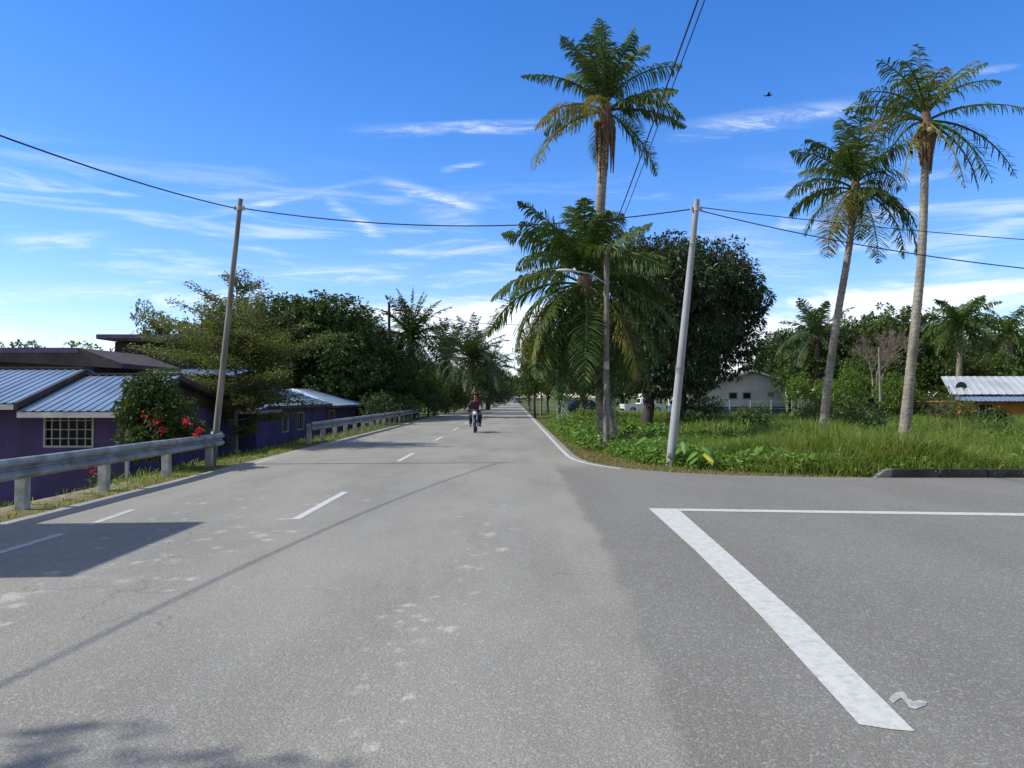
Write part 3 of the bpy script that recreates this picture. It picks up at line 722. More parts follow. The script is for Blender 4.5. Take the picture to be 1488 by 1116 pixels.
tc = 'trees behind the bushy palm'
tree(T3, 777, 62, 7.6, 'slender leafy tree at the right side of the road gap, left of the bushy palm', tc, .8)
tree(T2, 812, 60, 6.8, 'green tree behind the hanging fronds of the bushy palm', tc, .9)
tree(T1, 846, 56, 7.8, 'dark tree directly behind the bushy palm', tc, 1.)
tree(T1, 888, 58, 9.0, 'dark tree between the bushy palm and the mango tree', tc, 1.)
tree(T2, 796, 84, 6.4, 'tree on the right of the road beyond the slender one', tc, .9)
tree(T3, 770, 96, 6.2, 'dark narrow tree beside the road beyond the third pole', tc, .9)
tree(T2, 768, 140, 6.0, 'far tree beside the road on the right', tc, .9)
tree(T2, 905, 98, 5.6, 'shaded tree behind the white pickup', tc, 1.2)
tree(T1, 850, 95, 6.0, 'tree behind the navy car', tc, 1.2)
tree(T1, 960, 88, 6.6, 'tree behind the mango trunks left of the grey house', tc, 1.2)
tree(T1, 1010, 92, 7.4, 'tree behind the left side of the grey house', tc, 1.2)
tr = 'trees along the back of the right field'
tree(T1, 1148, 72, 8.3, 'dark green tree just right of the grey gabled house', tr, 1.1)
tree(T2, 1180, 66, 6.6, 'olive tree behind the pipe fence and the leaning palm trunk', tr, 1.1)
tree(T1, 1218, 74, 8.8, 'dark tree behind the leaning palm trunk', tr, 1.1)
tree(T2, 1300, 62, 9.2, 'feathery-topped green tree right of the bare twiggy tree', tr, .95)
tree(T2, 1255, 66, 9.0, 'tall green tree behind the bare twiggy tree', tr, .9)
tree(T1, 1345, 68, 8.6, 'dark tree right of the tallest palm trunk', tr, 1.)
tree(T2, 1385, 74, 7.6, 'tree behind the far coconut palm', tr, 1.1)
tree(T1, 1432, 70, 7.6, 'tree between the far coconut palm and the right-edge oil palm', tr, 1.)
tree(T1, 1480, 76, 8.2, 'tree at the far right edge of the picture', tr, 1.2)
tree(T4, 1182, 60, 3.7, 'bright bush-like tree at the right corner of the grey house', tr, 1.0)
tree(T4, 1225, 52, 3.6, 'bright low tree between the two leaning palm trunks', tr, 1.0)
tree(T4, 1305, 50, 3.3, 'low green tree behind the trunk of the tallest palm', tr, .9)
tree(T2, 1262, 58, 5.3, 'olive green tree under the bare twiggy tree', tr, 1.)
tree(T2, 1350, 60, 5.0, 'green tree left of the white-roofed house', tr, 1.)
tree(T1, 1120, 84, 7.5, 'dark tree right behind the grey gabled house', tr, 1.1)
tree(T2, 1440, 62, 5.4, 'green tree close behind the white roof', tr, 1.)
# trees closing the far end of the road
te = 'trees at the far end of the road'
for i, (px, top, lb) in enumerate([(724,9.5,'leftmost tree closing the far end of the road'), (733,6.5,'second tree from the left closing the far end of the road'), (744,8.,'middle tree closing the far end of the road'), (755,6.5,'second tree from the right closing the far end of the road'), (768,8.5,'rightmost tree closing the far end of the road')]):
    tree(T2 if i % 2 else T1, px, 238+6*i, top*1.1, lb, te, 1.1)

# far-off wood that reads as one mass behind everything
rs = np.random.default_rng(77); cl = []
for k in range(150):
    a = rs.uniform(-62, 62); d = rs.uniform(330, 420) if abs(a) < 6 else rs.uniform(120, 210)
    x, y = d*math.sin(R(a)), d*math.cos(R(a)); h = rs.uniform(4.5, 7.5)*(1 if abs(a) > 6 else 1.4)
    cl.append(((x, y, h*.45), (rs.uniform(5,8), rs.uniform(4,6), h*.6)))
tag(link('distant_woodland', crown_leaves('wood', cl, 16, .9, .5, rs, 5), M['dark']), 'far-off belt of dark woodland closing the horizon', 'woodland', None, 'stuff')

# bare twiggy tree
def twig_tree():
    x = gx(1268,54); o = empty('bare_tree', (x,54,Z(x,54)), 'bare pinkish twiggy tree without leaves between the two right-hand palm trunks', 'tree')
    rs = np.random.default_rng(5); mb = MB(); tw = MB()
    def br(p, d, l, r, lev):
        q = p + d*l; m = p.lerp(q, .5) + Vector(rs.normal(0, l*.06, 3))
        (mb if lev < 3 else tw).tube([p, m, q], [r, r*.8, r*.6], 6 if lev < 2 else 3, cap=False)
        if lev >= 6: return
        for k in range(3 if lev < 4 else 3):
            nd = (d + Vector(rs.normal(0,.42,3)) + Vector((0,0,.12))).normalized()
            br(p.lerp(q, rs.uniform(.65,1)), nd, l*rs.uniform(.62,.85), max(r*.55,.012), lev+1)
    br(Vector((0,0,0)), Vector((0.02,0,1)), 2.4, .16, 0)
    mb.build('trunk', M['palebark'], o); tw.build('crown', M['twig'], o)
twig_tree()
# slim dead trunk standing in the back of the field
x = gx(1280,48); mb = MB(); mb.tube([(0,0,0),(0,0,.7),(-.05,0,2.4),(-.1,0,gzz(503,48)-Z(x,48))],[.22,.12,.075,.05],8)
o = mb.build('dead_trunk', M['palebark']); o.location = (x,48,Z(x,48)-.05)
tag(o, 'thin pale branchless trunk standing below the bare twiggy tree', 'tree trunk')

# layered tree beside the left pole (horizontal tiers of fine leaves)
def layered_tree():
    Y = 26.5; x = gx(343,Y); zb = Z(x,Y); o = empty('layered_tree', (x,Y,zb), 'slim tree with flat layered branches and fine olive leaves beside the left leaning pole', 'tree')
    rs = np.random.default_rng(9); mb = MB(); P = []; D = []
    H = gzz(392,Y)-zb
    mb.tube([(0,0,-.1),(.02,0,1),(-.02,0,2.4),(.0,0,H*.6),(0,0,H)], [.10,.075,.06,.045,.015], 8)
    tiers = [(1.3,1.2,3,-.02),(2.0,1.9,5,.03),(2.5,2.9,7,.06),(2.9,3.2,8,.09),(3.3,3.1,8,.13),(3.7,3.2,8,.17),(4.1,3.0,8,.2),(4.5,2.7,7,.26),(4.9,2.2,5,.34),(5.4,2.2,3,.55),(6.1,1.2,3,.5),(6.55,.6,3,.6)]
    for (z, l, n, rise) in tiers:
        if z > H: continue
        a0 = rs.uniform(0,6.28)
        for k in range(n):
            a = a0 + 6.283*k/n + rs.normal(0,.3); ll = l*rs.uniform(.5,1.2); z_ = z + rs.normal(0,.16); rise_ = rise + rs.normal(.02,.09)
            d = Vector((math.cos(a), math.sin(a), 0))
            pts = [Vector((0,0,z_)) + d*ll*t + Vector((0,0,rise_*ll*t + rs.normal(0,.03))) for t in (0,.3,.6,.85,1.)]
            mb.tube(pts, [.028,.022,.016,.010,.004], 5, cap=False)
            s = Vector((-d.y, d.x, 0))
            for q in range(9):
                t = .18+.8*q/8; c = Vector((0,0,z_)) + d*ll*t + Vector((0,0,rise_*ll*t))
                for sd in (-1,1):
                    tl_ = ll*.34*(1.15-t)+.10; e = (s*sd + d*.7 + Vector((0,0,.05))).normalized()
                    mb.tube([c, c+e*tl_], [.007,.003], 3, cap=False)
                    m = int((25*tl_/.5+7)*(1 if z < 4.6 else .55))
                    tt = rs.random(m); pp = np.array(c)[None] + np.array(e)[None]*(tl_*tt)[:,None] + rs.normal(0,.07,(m,3))*np.array([1.3,1.3,1.2])
                    P.append(pp); D.append(rs.normal(0,1,(m,3))*np.array([1,1,.35]) + np.array(e)[None]*.6)
    mb.build('trunk', M['palebark'], o)
    link('crown', leaf_mesh('crown', np.concatenate(P), np.concatenate(D), .105, .062, rs), M['olive'], o)
layered_tree()

# ------------------------------------------------------------------ shrubs
def bush(label, px, Y, R0, mat, seed, leaf=(.14,.07), per=900, n=12, name='bush', group=None, zoff=0., cat='bush'):
    x = gx(px,Y); rs = np.random.default_rng(seed)
    o = empty(name, (x,Y,Z(x,Y)+zoff), label, cat, group)
    cl = auto_clumps(R0, n, rs, (0,0,R0[2]*.95), .3, .5, -.7)
    mb = MB()
    for c, r in cl[1:7]: mb.tube([(0,0,-.05), tuple(np.array(c)*.5), tuple(c)], [.03,.02,.008], 5)
    mb.build('stem', M['bark'], o)
    link('foliage', crown_leaves('foliage', cl, per, leaf[0], leaf[1], rs, 5, droop=.1), M[mat], o)
    return o
b = bush('dark leafy bush with clusters of red flowers behind the near guardrail', 236, 18.0, (1.0,.85,1.25), 'dark', 61, (.12,.065), 2600, 22, 'flowering_bush', zoff=.0)
rs = np.random.default_rng(62)
for (px, py, n, r) in [(230,613,40,.14),(240,625,14,.08),(272,613,34,.11),(289,627,44,.11),(255,640,8,.1),(215,600,6,.1)]:
    Y = 17.2; c = np.array([gx(px,Y), Y-.05, gzz(py,Y)]) - np.array(b.location)
    P = c + rs.normal(0, r*.45, (n,3)); link('flower_cluster', leaf_mesh('flower_cluster', P, rs.normal(0,1,(n,3)), .075, .06, rs), M['flower'], b)
b2 = bush('low shrub with a few dark red blooms in front of the purple wall', 150, 17.2, (.45,.4,.42), 'dark', 63, (.10,.05), 1100, 8, 'flowering_bush', zoff=.75-.0)
b2.location.z = Z(b2.location.x, 17.2)
P = np.array([0,-.2,.85]) + rs.normal(0,.10,(60,3)); link('flower_cluster', leaf_mesh('flower_cluster', P, rs.normal(0,1,(60,3)), .07,.05, rs), M['flower'], b2)
vg = 'bushes along the left verge'
bush('small bright green bush standing over the far guardrail', 602, 57, (.9,.8,.8), 'bright', 64, (.16,.09), 500, 10, group=vg)
bush('dark round bush past the end of the far guardrail', 632, 64, (1.9,1.7,1.6), 'dark', 65, (.2,.1), 350, 14, group=vg)
bush('green bush between the far guardrail and the oil palms', 655, 76, (2.2,1.8,1.7), 'mid', 66, (.2,.1), 320, 14, group=vg)
bush('low dark bush hiding the foot of the darkest oil palm', 682, 88, (2.2,1.8,1.7), 'dark', 67, (.2,.1), 300, 14, group=vg)
bush('bush below the purple wall by the start of the far guardrail', 432, 33, (.7,.6,.45), 'dark', 68, (.12,.06), 700, 8, group=vg)
bush('dark hedge-like bush behind the middle of the far guardrail', 545, 46, (1.5,1.6,1.1), 'dark', 69, (.16,.08), 500, 12, group=vg)
bush('dark bush at the foot of the street lamp pole', 578, 54, (1.3,1.4,1.2), 'mid', 70, (.16,.08), 450, 12, group=vg)
rb = 'bushes in the right field'
bush('round dark green bush in the grass in front of the grey house', 1095, 33, (.95,.85,.85), 'mid', 71, (.15,.08), 800, 12, group=rb)
bush('broad dark green bush in front of the orange house', 1440, 35, (1.05,.9,.8), 'dark', 72, (.17,.09), 800, 14, group=rb)
bush('dark low bush behind the foot of the thin pale trunk', 1262, 38, (1.9,1.2,.9), 'dark', 73, (.16,.08), 600, 14, group=rb)
bush('grey-green scrubby bush left of the orange house', 1366, 40, (1.2,1.,1.35), 'olive', 74, (.13,.06), 500, 14, group=rb)
bush('scrubby brownish bush between the grey-green one and the orange wall', 1400, 38, (.8,.8,1.15), 'olive', 75, (.12,.06), 380, 10, group=rb)
bush('yellow-green bush at the right end of the pipe fence', 1190, 48, (1.6,1.3,1.2), 'bright', 76, (.16,.08), 500, 12, group=rb)
bush('low leafy bush at the foot of the tallest palm', 1340, 22.3, (.55,.5,.42), 'mid', 77, (.12,.07), 1000, 8, group=rb)
bush('small dark bush right of the tallest palm near the kerb', 1385, 18.5, (.42,.4,.3), 'dark', 78, (.11,.06), 1100, 8, group=rb)
bush('low shaded bush beside the foot of the mango trunk', 975, 33, (.7,.6,.5), 'mid', 79, (.13,.07), 800, 8, group=rb)
bush('small bush at the road edge by the slim far pole', 833, 33, (.6,.5,.5), 'mid', 80, (.13,.07), 700, 8, group=rb)
bush('yellowish shrub growing through the pipe fence', 1000, 52, (.9,.8,1.0), 'olive', 81, (.15,.08), 500, 8, group=rb)

for i, (px, Y, r, m_, lb) in enumerate([(925,24,.45,'mid','small bush in the weeds just right of the bushy palm foot'),(1050,24,.55,'bright','light green bush in the weeds midway between the pole and the leaning palm'),
    (1130,26,.6,'mid','rounded weed bush left of the leaning palm trunk foot'),(1235,30,.8,'dark','dark bush in the grass right of the leaning palm trunk foot'),(1165,21,.45,'bright','light weedy bush in the tall grass left of the leaning palm trunk foot'),
    (1290,23,.5,'bright','light bush in the tall grass left of the tallest palm trunk foot'),(1420,24,.6,'mid','bush in the tall grass below the orange house'),(1470,21,.5,'bright','light bush in the tall grass at the right edge of the picture'),
    (1020,40,1.0,'olive','olive shrub under the right side of the mango crown'),(1200,38,1.0,'olive','olive shrub right behind the leaning palm trunk'),(870,36,.8,'bright','light shrub seen left of the bushy palm foot')]):
    bush(lb, px, Y, (r*1.7,r*1.4,r*1.05), m_, 200+i, (.13,.07), 620, 13, group=rb)
for px, Y, r, sd in [(704,100,2.3,1),(716,122,2.6,2),(724,150,3.0,3),(664,84,2.0,4),(600,60,1.5,5),(560,52,1.3,6)]:
    bush(('dark thicket under the small far oil palm on the left verge','dark thicket on the left verge just beyond the last oil palm','farthest dark thicket on the left verge, beside the distant cars','dark thicket under the middle oil palm on the left','dark thicket behind the last posts of the far guardrail','dark thicket between the purple house and the street lamp pole')[sd-1], px, Y, (r*1.2,r*1.2,r*.9), 'dark', 300+sd, (.24,.13), 260, 14, group='bushes along the left verge')
# taro plants with big heart-shaped leaves
def taro(label, px, Y, s, seed, yellow=0, group='taro plants along the grass edge'):
    x = gx(px,Y); rs = np.random.default_rng(seed); o = empty('taro_plant', (x,Y,Z(x,Y)), label, 'plant', group)
    o.rotation_euler = (0,0,0); st_ = MB(); gl = MB(); yl = MB()
    n = rs.integers(6,9)
    for k in range(n):
        a = 6.283*k/n + rs.normal(0,.3); r = s*rs.uniform(.25,.55); h = s*rs.uniform(.45,1.)
        if k < yellow: a = -1.57+rs.normal(0,.5); r = s*.5; h = s*.62
        c = Vector((math.cos(a)*r, math.sin(a)*r, h)); st_.tube([(0,0,0), c*.5+Vector((0,0,.08*s)), c], [.014*s,.010*s,.007*s], 5)
        L_ = s*rs.uniform(.34,.5); W_ = L_*.68
        d = Vector((math.cos(a), math.sin(a), -rs.uniform(.4,1.3))).normalized(); sd = Vector((-math.sin(a), math.cos(a), 0)); nr = sd.cross(d)
        prof = [(-.30,.28),(-.18,.46),(.05,.5),(.35,.40),(.65,.24),(1.,0)]
        mid = [c + d*L_*t for t, w in [(0,.0)]+prof[2:]]
        left = [c + d*L_*t - sd*W_*w + nr*W_*w*.28 for t, w in prof]; right = [c + d*L_*t + sd*W_*w + nr*W_*w*.28 for t, w in prof]
        m0 = c
        vs = [m0] + left + right[:-1]; nl = len(left)
        fs = [(0, i+1, i+2) for i in range(nl-1)] + [(0, nl+i+2, nl+i+1) for i in range(nl-2)] + [(0, nl, 2*nl-1)]
        (yl if k < yellow else gl).add(vs, fs)
    st_.build('stem', M['taro'], o); gl.build('leaves', M['taro'], o)
    if yellow: yl.build('yellow_leaf', M['yellow'], o)
taro('taro plant with one bright yellow leaf right of the concrete pole foot', 1018, 17.6, .60, 91, 2)
taro('leafy taro plant close behind the foot of the leaning concrete pole', 996, 18.3, .62, 92)
taro('pale-veined taro plant between the pole and the kerb', 1108, 17.7, .62, 93)
taro('taro plant just left of the pale-veined one', 1082, 18.3, .55, 94)
taro('low taro plant with a yellow leaf blade left of the kerb end', 1215, 17.0, .50, 95, 1)
taro('low green taro plant at the very edge of the road left of the kerb end', 1182, 16.7, .42, 96)
taro('small taro plant at the foot of the bushy palm', 900, 21.5, .52, 97)
taro('taro plant between the bushy palm and the concrete pole', 943, 20.3, .6, 98)
taro('taro plant deep in the grass with a lone yellow leaf', 1232, 22, .75, 99, 1)
taro('taro plant left of the one with a lone yellow leaf', 1150, 20.5, .55, 100)

# ------------------------------------------------------------------ grass (uncountable)
def blades(name, P, hgt, wid, mat, rs, lean=.45):
    n = len(P); a = rs.uniform(0, 6.283, n); ln = np.abs(rs.normal(0, lean, n))+.08; H = hgt*rs.uniform(.5,1.25,n); W = wid*rs.uniform(.7,1.3,n)
    d = np.stack([np.cos(a), np.sin(a), 0*a], 1); b = rs.uniform(0,6.283,n); s = np.stack([np.cos(b), np.sin(b), 0*b], 1)
    up_ = np.array([[0,0,1.]])
    m = P + up_*(H*.62)[:,None] + d*(H*ln*.42)[:,None]
    t = P + up_*(H*(1-.25*ln))[:,None] + d*(H*ln*1.15)[:,None]
    w = s*(W*.5)[:,None]
    Vv = np.stack([P-w, P+w, m-w*.8, m+w*.8, t], 1).reshape(-1,3); i = (np.arange(n)*5)[:,None]
    Ff = np.concatenate([i+[[0,1,3,2]], i+[[2,3,4]]], 1).ravel(); sz = np.tile([4,3], n)
    o = link(name, np_mesh(name, Vv, Ff, sz), mat)
    return o
cpx = np.array([c[0] for c in corner][::-1]); cpy = np.array([c[1] for c in corner][::-1])
def verge_d(x, y):
    """signed distance-ish from the curved road edge into the right field"""
    ye = np.interp(x, np.array([c[0] for c in corner]), np.array([c[1] for c in corner]))
    ye = np.where(x > 7.8, SY, ye)
    sgn = np.where(y > 23.5, x-1.78, y-ye)
    pl_ = np.array([(1.78,90.)]+corner+[(90.,SY)]); best = np.full(np.shape(x), 1e9)
    for (ax, ay), (bx, by) in zip(pl_[:-1], pl_[1:]):
        ux, uy = bx-ax, by-ay; t = np.clip(((x-ax)*ux+(y-ay)*uy)/(ux*ux+uy*uy), 0, 1)
        best = np.minimum(best, np.hypot(x-ax-t*ux, y-ay-t*uy))
    return np.where(sgn > 0, best, -best)
def scatter(n, x0, x1, y0, y1, rs, dens=None, margin=.1):
    x = rs.uniform(x0, x1, n); y = rs.uniform(y0, y1, n)
    ok = (x < .70*y+1.5) & (x > -.70*y-1.5) & (x > 1.85) & (verge_d(x,y) > margin)
    if dens is not None: ok &= rs.random(n) < dens(x, y)
    x, y = x[ok], y[ok]; return np.stack([x, y, height(x, y)-.01], 1)
rs = np.random.default_rng(101)
def hfield(P, base):   # patchy height
    v = .5+.5*np.sin(P[:,0]*1.1+2*np.sin(P[:,1]*.7))*np.cos(P[:,1]*.9+P[:,0]*.35)
    rise = np.clip((verge_d(P[:,0],P[:,1])-np.interp(P[:,0], [2,5,7], [.5,.2,-.5]))/1.3, .16, 1)
    east = .62+.68*np.clip((P[:,0]-4.5)/3.5, 0, 1)
    return base*(.5+.75*v)*rise*east
P = scatter(210000, 1.9, 18, 15.8, 25, rs, lambda x,y: np.clip((verge_d(x,y)-np.interp(x, [2,4,6,8], [.85,.85,.3,-.3]))/.5, .02, 1)*(.35+.65*(np.sin(x*2.3+np.sin(y*1.7)*2)*np.sin(y*2.1+x) > -.25)))
tag(blades('near_grass', P, hfield(P,.66), .019, M['grass'], rs), 'tall green grass and weeds along the far side of the junction', 'grass', None, 'stuff')
P = scatter(130000, 1.9, 34, 25, 46, rs)
tag(blades('field_grass', P, hfield(P,.66), .036, M['grass'], rs), 'overgrown grass filling the field behind the palms', 'grass', None, 'stuff')
P = scatter(40000, 1.9, 60, 46, 80, rs)
tag(blades('back_grass', P, hfield(P,.5), .06, M['grass'], rs), 'grass at the back of the field by the fence', 'grass', None, 'stuff')
# dry short grass on the verge
x = rs.uniform(1.8, 8.2, 60000); y = rs.uniform(15.7, 27, 60000); d = verge_d(x,y); ok = (d > -.03) & (d < 1.0) & (x < 8) & ((y<23.5)|(x<2.9)); x, y = x[ok], y[ok]
P = np.stack([x, y, height(x,y)-.005], 1)
tag(blades('dry_verge_grass', P, .075, .013, M['drygrass'], rs, .8), 'short dry brown grass strip round the curved road corner', 'grass', None, 'stuff')
x = rs.uniform(-8.0, LE-.02, 26000); y = rs.uniform(8, 60, 26000)**1.; x = x[:]; P = np.stack([x, y, height(x,y)-.01], 1)
k = (y < 27) | (rs.random(len(y)) < .7); k &= rs.random(len(y)) < .4; k &= ~((y > 9) & (y < 14.6) & (x < -7.0) & (rs.random(len(y)) < .85)); P = P[k]
tag(blades('left_verge_grass', P, .10, .016, M['grass'], rs, .6), 'scrappy grass strip under the left guardrails', 'grass', None, 'stuff')
x = rs.uniform(-26, -7.9, 40000); y = rs.uniform(9, 60, 40000); P = np.stack([x, y, height(x,y)-.01], 1); P = P[(P[:,0] > -.75*P[:,1]-1)]
P = P[~((P[:,1] < 15.5) & (P[:,0] > -9.2))]
tag(blades('yard_grass', P, .22, .03, M['grass'], rs, .6), 'rough grass on the lower ground around the purple houses', 'grass', None, 'stuff')
# broad-leaved weeds through the grass
def weeds(name, P, hgt, leaf, mat, rs, k=7):
    Q = np.repeat(P, k, 0); h = np.repeat(hgt*rs.uniform(.3,1.1,len(P)), k)*rs.uniform(.35,1,len(Q))
    Q = Q + rs.normal(0, .09, Q.shape)*np.array([1,1,0]); Q[:,2] = np.repeat(P[:,2],k) + h
    D = rs.normal(0,1,Q.shape)*np.array([1,1,.35])
    return link(name, leaf_mesh(name, Q, D, leaf, leaf*.55, rs), mat)
P = scatter(30000, 2.2, 18, 16, 25, rs, lambda x,y: np.clip((verge_d(x,y)-np.interp(x, [2,4,6,8], [1.,.95,.4,.1]))*2,0,1)*np.where(np.sin(x*2.3+np.sin(y*1.7)*2)*np.sin(y*2.1+x) > -.05, .35, 1.), .1)
tag(weeds('near_weeds', P, .45, .12, M['weed'], rs), 'broad-leaved creeping weeds among the near grass', 'weeds', None, 'stuff')
P = scatter(26000, 2.2, 34, 23, 46, rs, lambda x,y: (.5+.5*np.sin(x*.9+1)*np.sin(y*.8)), .35)
tag(weeds('field_weeds', P, .7, .17, M['weed'], rs), 'broad-leaved weeds across the overgrown field', 'weeds', None, 'stuff')

# ------------------------------------------------------------------ kerb
kb = empty('kerb', (7.55, 15.86, -.03), 'dark mossy concrete kerb along the grass on the right of the side road', 'kerb')
x = 0.
for k in range(22):
    w = .98; mb = MB(); dz = random.uniform(-.012,.012); mb.box(x+.25, x+w+.235, -.06+random.uniform(-.01,.01), .14, 0, .20+dz); mb.build('kerb_stone', M['kerb'], kb, bevel=.018); x += w+.004
mb = MB(); mb.add([(-.15,-.06,.0),(.245,-.06,0),(.245,.14,0),(-.15,.14,0),(.1,-.05,.18),(.245,-.05,.2),(.245,.13,.2),(.1,.13,.18)], [(0,3,2,1),(4,5,6,7),(0,1,5,4),(1,2,6,5),(2,3,7,6),(3,0,4,7)])
mb.build('kerb_end', M['kerbwhite'], kb, bevel=.012)

# ------------------------------------------------------------------ guardrails
def guardrail(label, y0, y1, xr_, posts, seed, post_h=.78, group='guardrails on the left of the road'):
    o = empty('guardrail', (xr_, y0, 0), label, 'guardrail', group)
    # W profile, outward = +X
    prof = [(-.01,.0),(.035,.012),(.078,.05),(.078,.085),(.035,.125),(.0,.145),(.0,.165),(.035,.185),(.078,.225),(.078,.26),(.035,.298),(-.01,.31)]
    z0 = .47
    seg = np.linspace(0, y1-y0, max(2, int((y1-y0)/.5))); V = []; Fs = []
    rs = np.random.default_rng(seed)
    nb = len(prof)
    # curved-back near/far ends
    def xo(s): e = (y1-y0)-s; return -.22*max(0, 1-e/.6)**2
    full = prof + [(a-.006, b) for a, b in reversed(prof)]
    mb = MB(); m_ = len(full); vs = []; 
    wob = np.cumsum(rs.normal(0,.006,len(seg))); wob -= np.linspace(0, wob[-1], len(seg))
    for i, s in enumerate(seg): vs += [(a+xo(s)+wob[i], s, z0+b+wob[i]*.5) for a, b in full]
    fs = [(i*m_+k, (i+1)*m_+k, (i+1)*m_+(k+1) % m_, i*m_+(k+1) % m_) for i in range(len(seg)-1) for k in range(m_)]
    fs += [tuple(range(m_)), tuple((len(seg)-1)*m_+k for k in range(m_))[::-1]]
    mb.add(vs, fs); mb.build('rail', M['galv'], o)
    # end terminal (rounded shoe)
    e = MB(); e.lathe([(0,z0-.01),(.13,z0-.01),(.13,z0+.32),(0,z0+.32)], (xo(y1-y0)-.10, y1-y0, 0), 14); e.build('end_cap', M['galv'], o)
    for p in posts:
        s = p-y0; q = MB(); q.box(-.36,-.20, s-.02, s+.12, Z(xr_-.3,p)-.35, .70)
        q.build('post', M['galv_post'], o, bevel=.01)
        q = MB(); q.box(-.195,-.013, s+.01, s+.09, .50, .76); q.build('spacer', M['galv'], o, bevel=.006)
    for s in np.arange(3.2, y1-y0, 4.):
        q = MB(); q.box(.081,.088, s-.12, s+.12, z0+.055,z0+.08)
        for zz in (.065,.24):
            for dy in (-.09,-.03,.03,.09): q.lathe([(.0,.0785),(.016,.0785),(.014,.094),(0,.094)], (0, s+dy, z0+zz), 8, 'x')
        # overlapping lap plate follows the profile
        vs = [(a+.004, s+dy, z0+b) for dy in (-.16,.16) for a, b in prof]; fs = [(k,k+1,nb+k+1,nb+k) for k in range(nb-1)]
        q.v = q.v[8:]; q.f = []; q.sm = []; q.v = []
        q.add(vs, fs)
        for zz in (.065,.24):
            for dy in (-.09,.09): q.lathe([(0,.081),(.016,.081),(.013,.097),(0,.097)], (0, s+dy, z0+zz), 8, 'x')
        q.build('lap_joint', M['galv'], o)
guardrail('near guardrail with thick posts running out of the picture on the left', 3.0, 19.2, -7.05, [4.5,6.8,9.1,11.5,13.8,16.3,18.6], 1)
guardrail('far guardrail beyond the purple houses, running on to the oil palms', 26.6, 60, -6.95, list(np.arange(27.4,60,2.0)), 2)

# ------------------------------------------------------------------ poles and wires
def lerp3(a, b, t): return tuple(a[i]*(1-t)+b[i]*t for i in range(3))
def pole(name, label, base, top, r0, r1, mat, cat='utility pole', group='utility poles', clamp=True):
    o = empty(name, base, label, cat, group); d = Vector(top)-Vector(base)
    mb = MB(); mb.tube([(0,0,0)] + [d*t for t in (.2,.4,.6,.8,1.)], [r0*(1-t)+r1*t for t in (0,.2,.4,.6,.8,1.)], 12); mb.build('shaft', M[mat], o)
    if clamp:
        c = MB(); q = d*.965; c.tube([q+Vector((-.12,-.02,0)), q+Vector((.12,-.02,0))], .018, 6); c.lathe([(r1+.012,-.05),(r1+.012,.05)], tuple(q), 12)
        c.tube([q+Vector((-.11,-.02,-.05)), q+Vector((-.11,-.02,.05))], .03, 8); c.tube([q+Vector((.11,-.02,-.05)), q+Vector((.11,-.02,.05))], .03, 8)
        c.build('wire_clamp', M['galv_post'], o)
    return o
YL, YR = 18.9, 18.35
LPb = (gx(309,YL), YL, Z(gx(309,YL),YL)-.1); LPt = (gx(348,YL), YL, gzz(288,YL))
RPb = (gx(973,YR), YR, -.08); RPt = (gx(1014,YR), YR, gzz(289,YR))
pole('leaning_pole', 'slim grey pole leaning right at the end of the near guardrail', LPb, LPt, .085, .055, 'oldwood')
rp = pole('leaning_pole', 'pale concrete pole leaning right at the grass corner of the junction', RPb, RPt, .115, .065, 'conc')
c = MB(); q = (Vector(RPt)-Vector(RPb))*.36
for k in range(3): c.lathe([(.111,-.01),(.111,.01)], tuple(q+Vector((0,0,.05*k))), 12)
c.build('metal_band', M['galv'], rp)
# lamp poles on the right
def lamp(o, at_, head, mat='lampgrey'):
    a = Vector(at_); h = Vector(head); mb = MB(); mid = a.lerp(h,.5)+Vector((0,0,.12))
    mb.tube([a, mid, h], [.028,.024,.022], 7); mb.build('lamp_arm', M['galv_post'], o)
    d = (h-a); d.z = 0; d.normalize(); s = Vector((-d.y, d.x, 0)); g = MB()
    secs = [(0,.04,.03),(.08,.09,.06),(.3,.13,.075),(.52,.10,.055),(.6,.03,.02)]; vs = []
    for t, w, hh in secs:
        for k in range(10):
            an = 6.283*k/10; vs.append(h + d*t + s*math.cos(an)*w + Vector((0,0,math.sin(an)*hh*(1 if math.sin(an) > 0 else .5)+.04*t)))
    fs = [(i*10+k, i*10+(k+1)%10, (i+1)*10+(k+1)%10, (i+1)*10+k) for i in range(4) for k in range(10)] + [tuple(range(10))[::-1], tuple(range(40,50))]
    g.add(vs, fs, True); lh = g.build('lamp_head', M[mat], o)
    l = MB(); c_ = h+d*.3; l.ball((c_.x, c_.y, c_.z-.035), (.09,.09,.03)); l.build('lens', M['lens'], lh)
YP = 23.9
P2b = (gx(881,YP), YP, -.1); P2t = (gx(882,YP), YP, gzz(354,YP))
p2 = pole('street_lamp', 'grey weathered lamp pole standing in front of the bushy palm trunk', P2b, P2t, .10, .08, 'oldwood', 'street lamp', 'street lamps', clamp=False)
hd = Vector((gx(836,YP), YP, gzz(394,YP)))-Vector(P2b); lamp(p2, (0,0,gzz(412,YP)+.1), hd)
bxm = MB(); bxm.box(-.07,.07,-.16,-.085,2.6,2.85); bxm.build('junction_box', M['galv_post'], p2, bevel=.01)
P3b = (gx(811,44), 44, -.05); P3t = (gx(811,44), 44, gzz(478,44))
p3 = pole('street_lamp', 'second lamp pole, slimmer, left of the hanging palm fronds', P3b, P3t, .085, .06, 'oldwood', 'street lamp', 'street lamps', clamp=False)
lamp(p3, (0,0,gzz(492,44)), Vector((gx(787,44), 44, gzz(486,44)))-Vector(P3b))
P4b = (gx(786,70), 70, -.05); P4t = (gx(787,70), 70, gzz(505,70))
pole('leaning_pole', 'farthest thin pole beside the road on the right', P4b, P4t, .10, .07, 'oldwood')
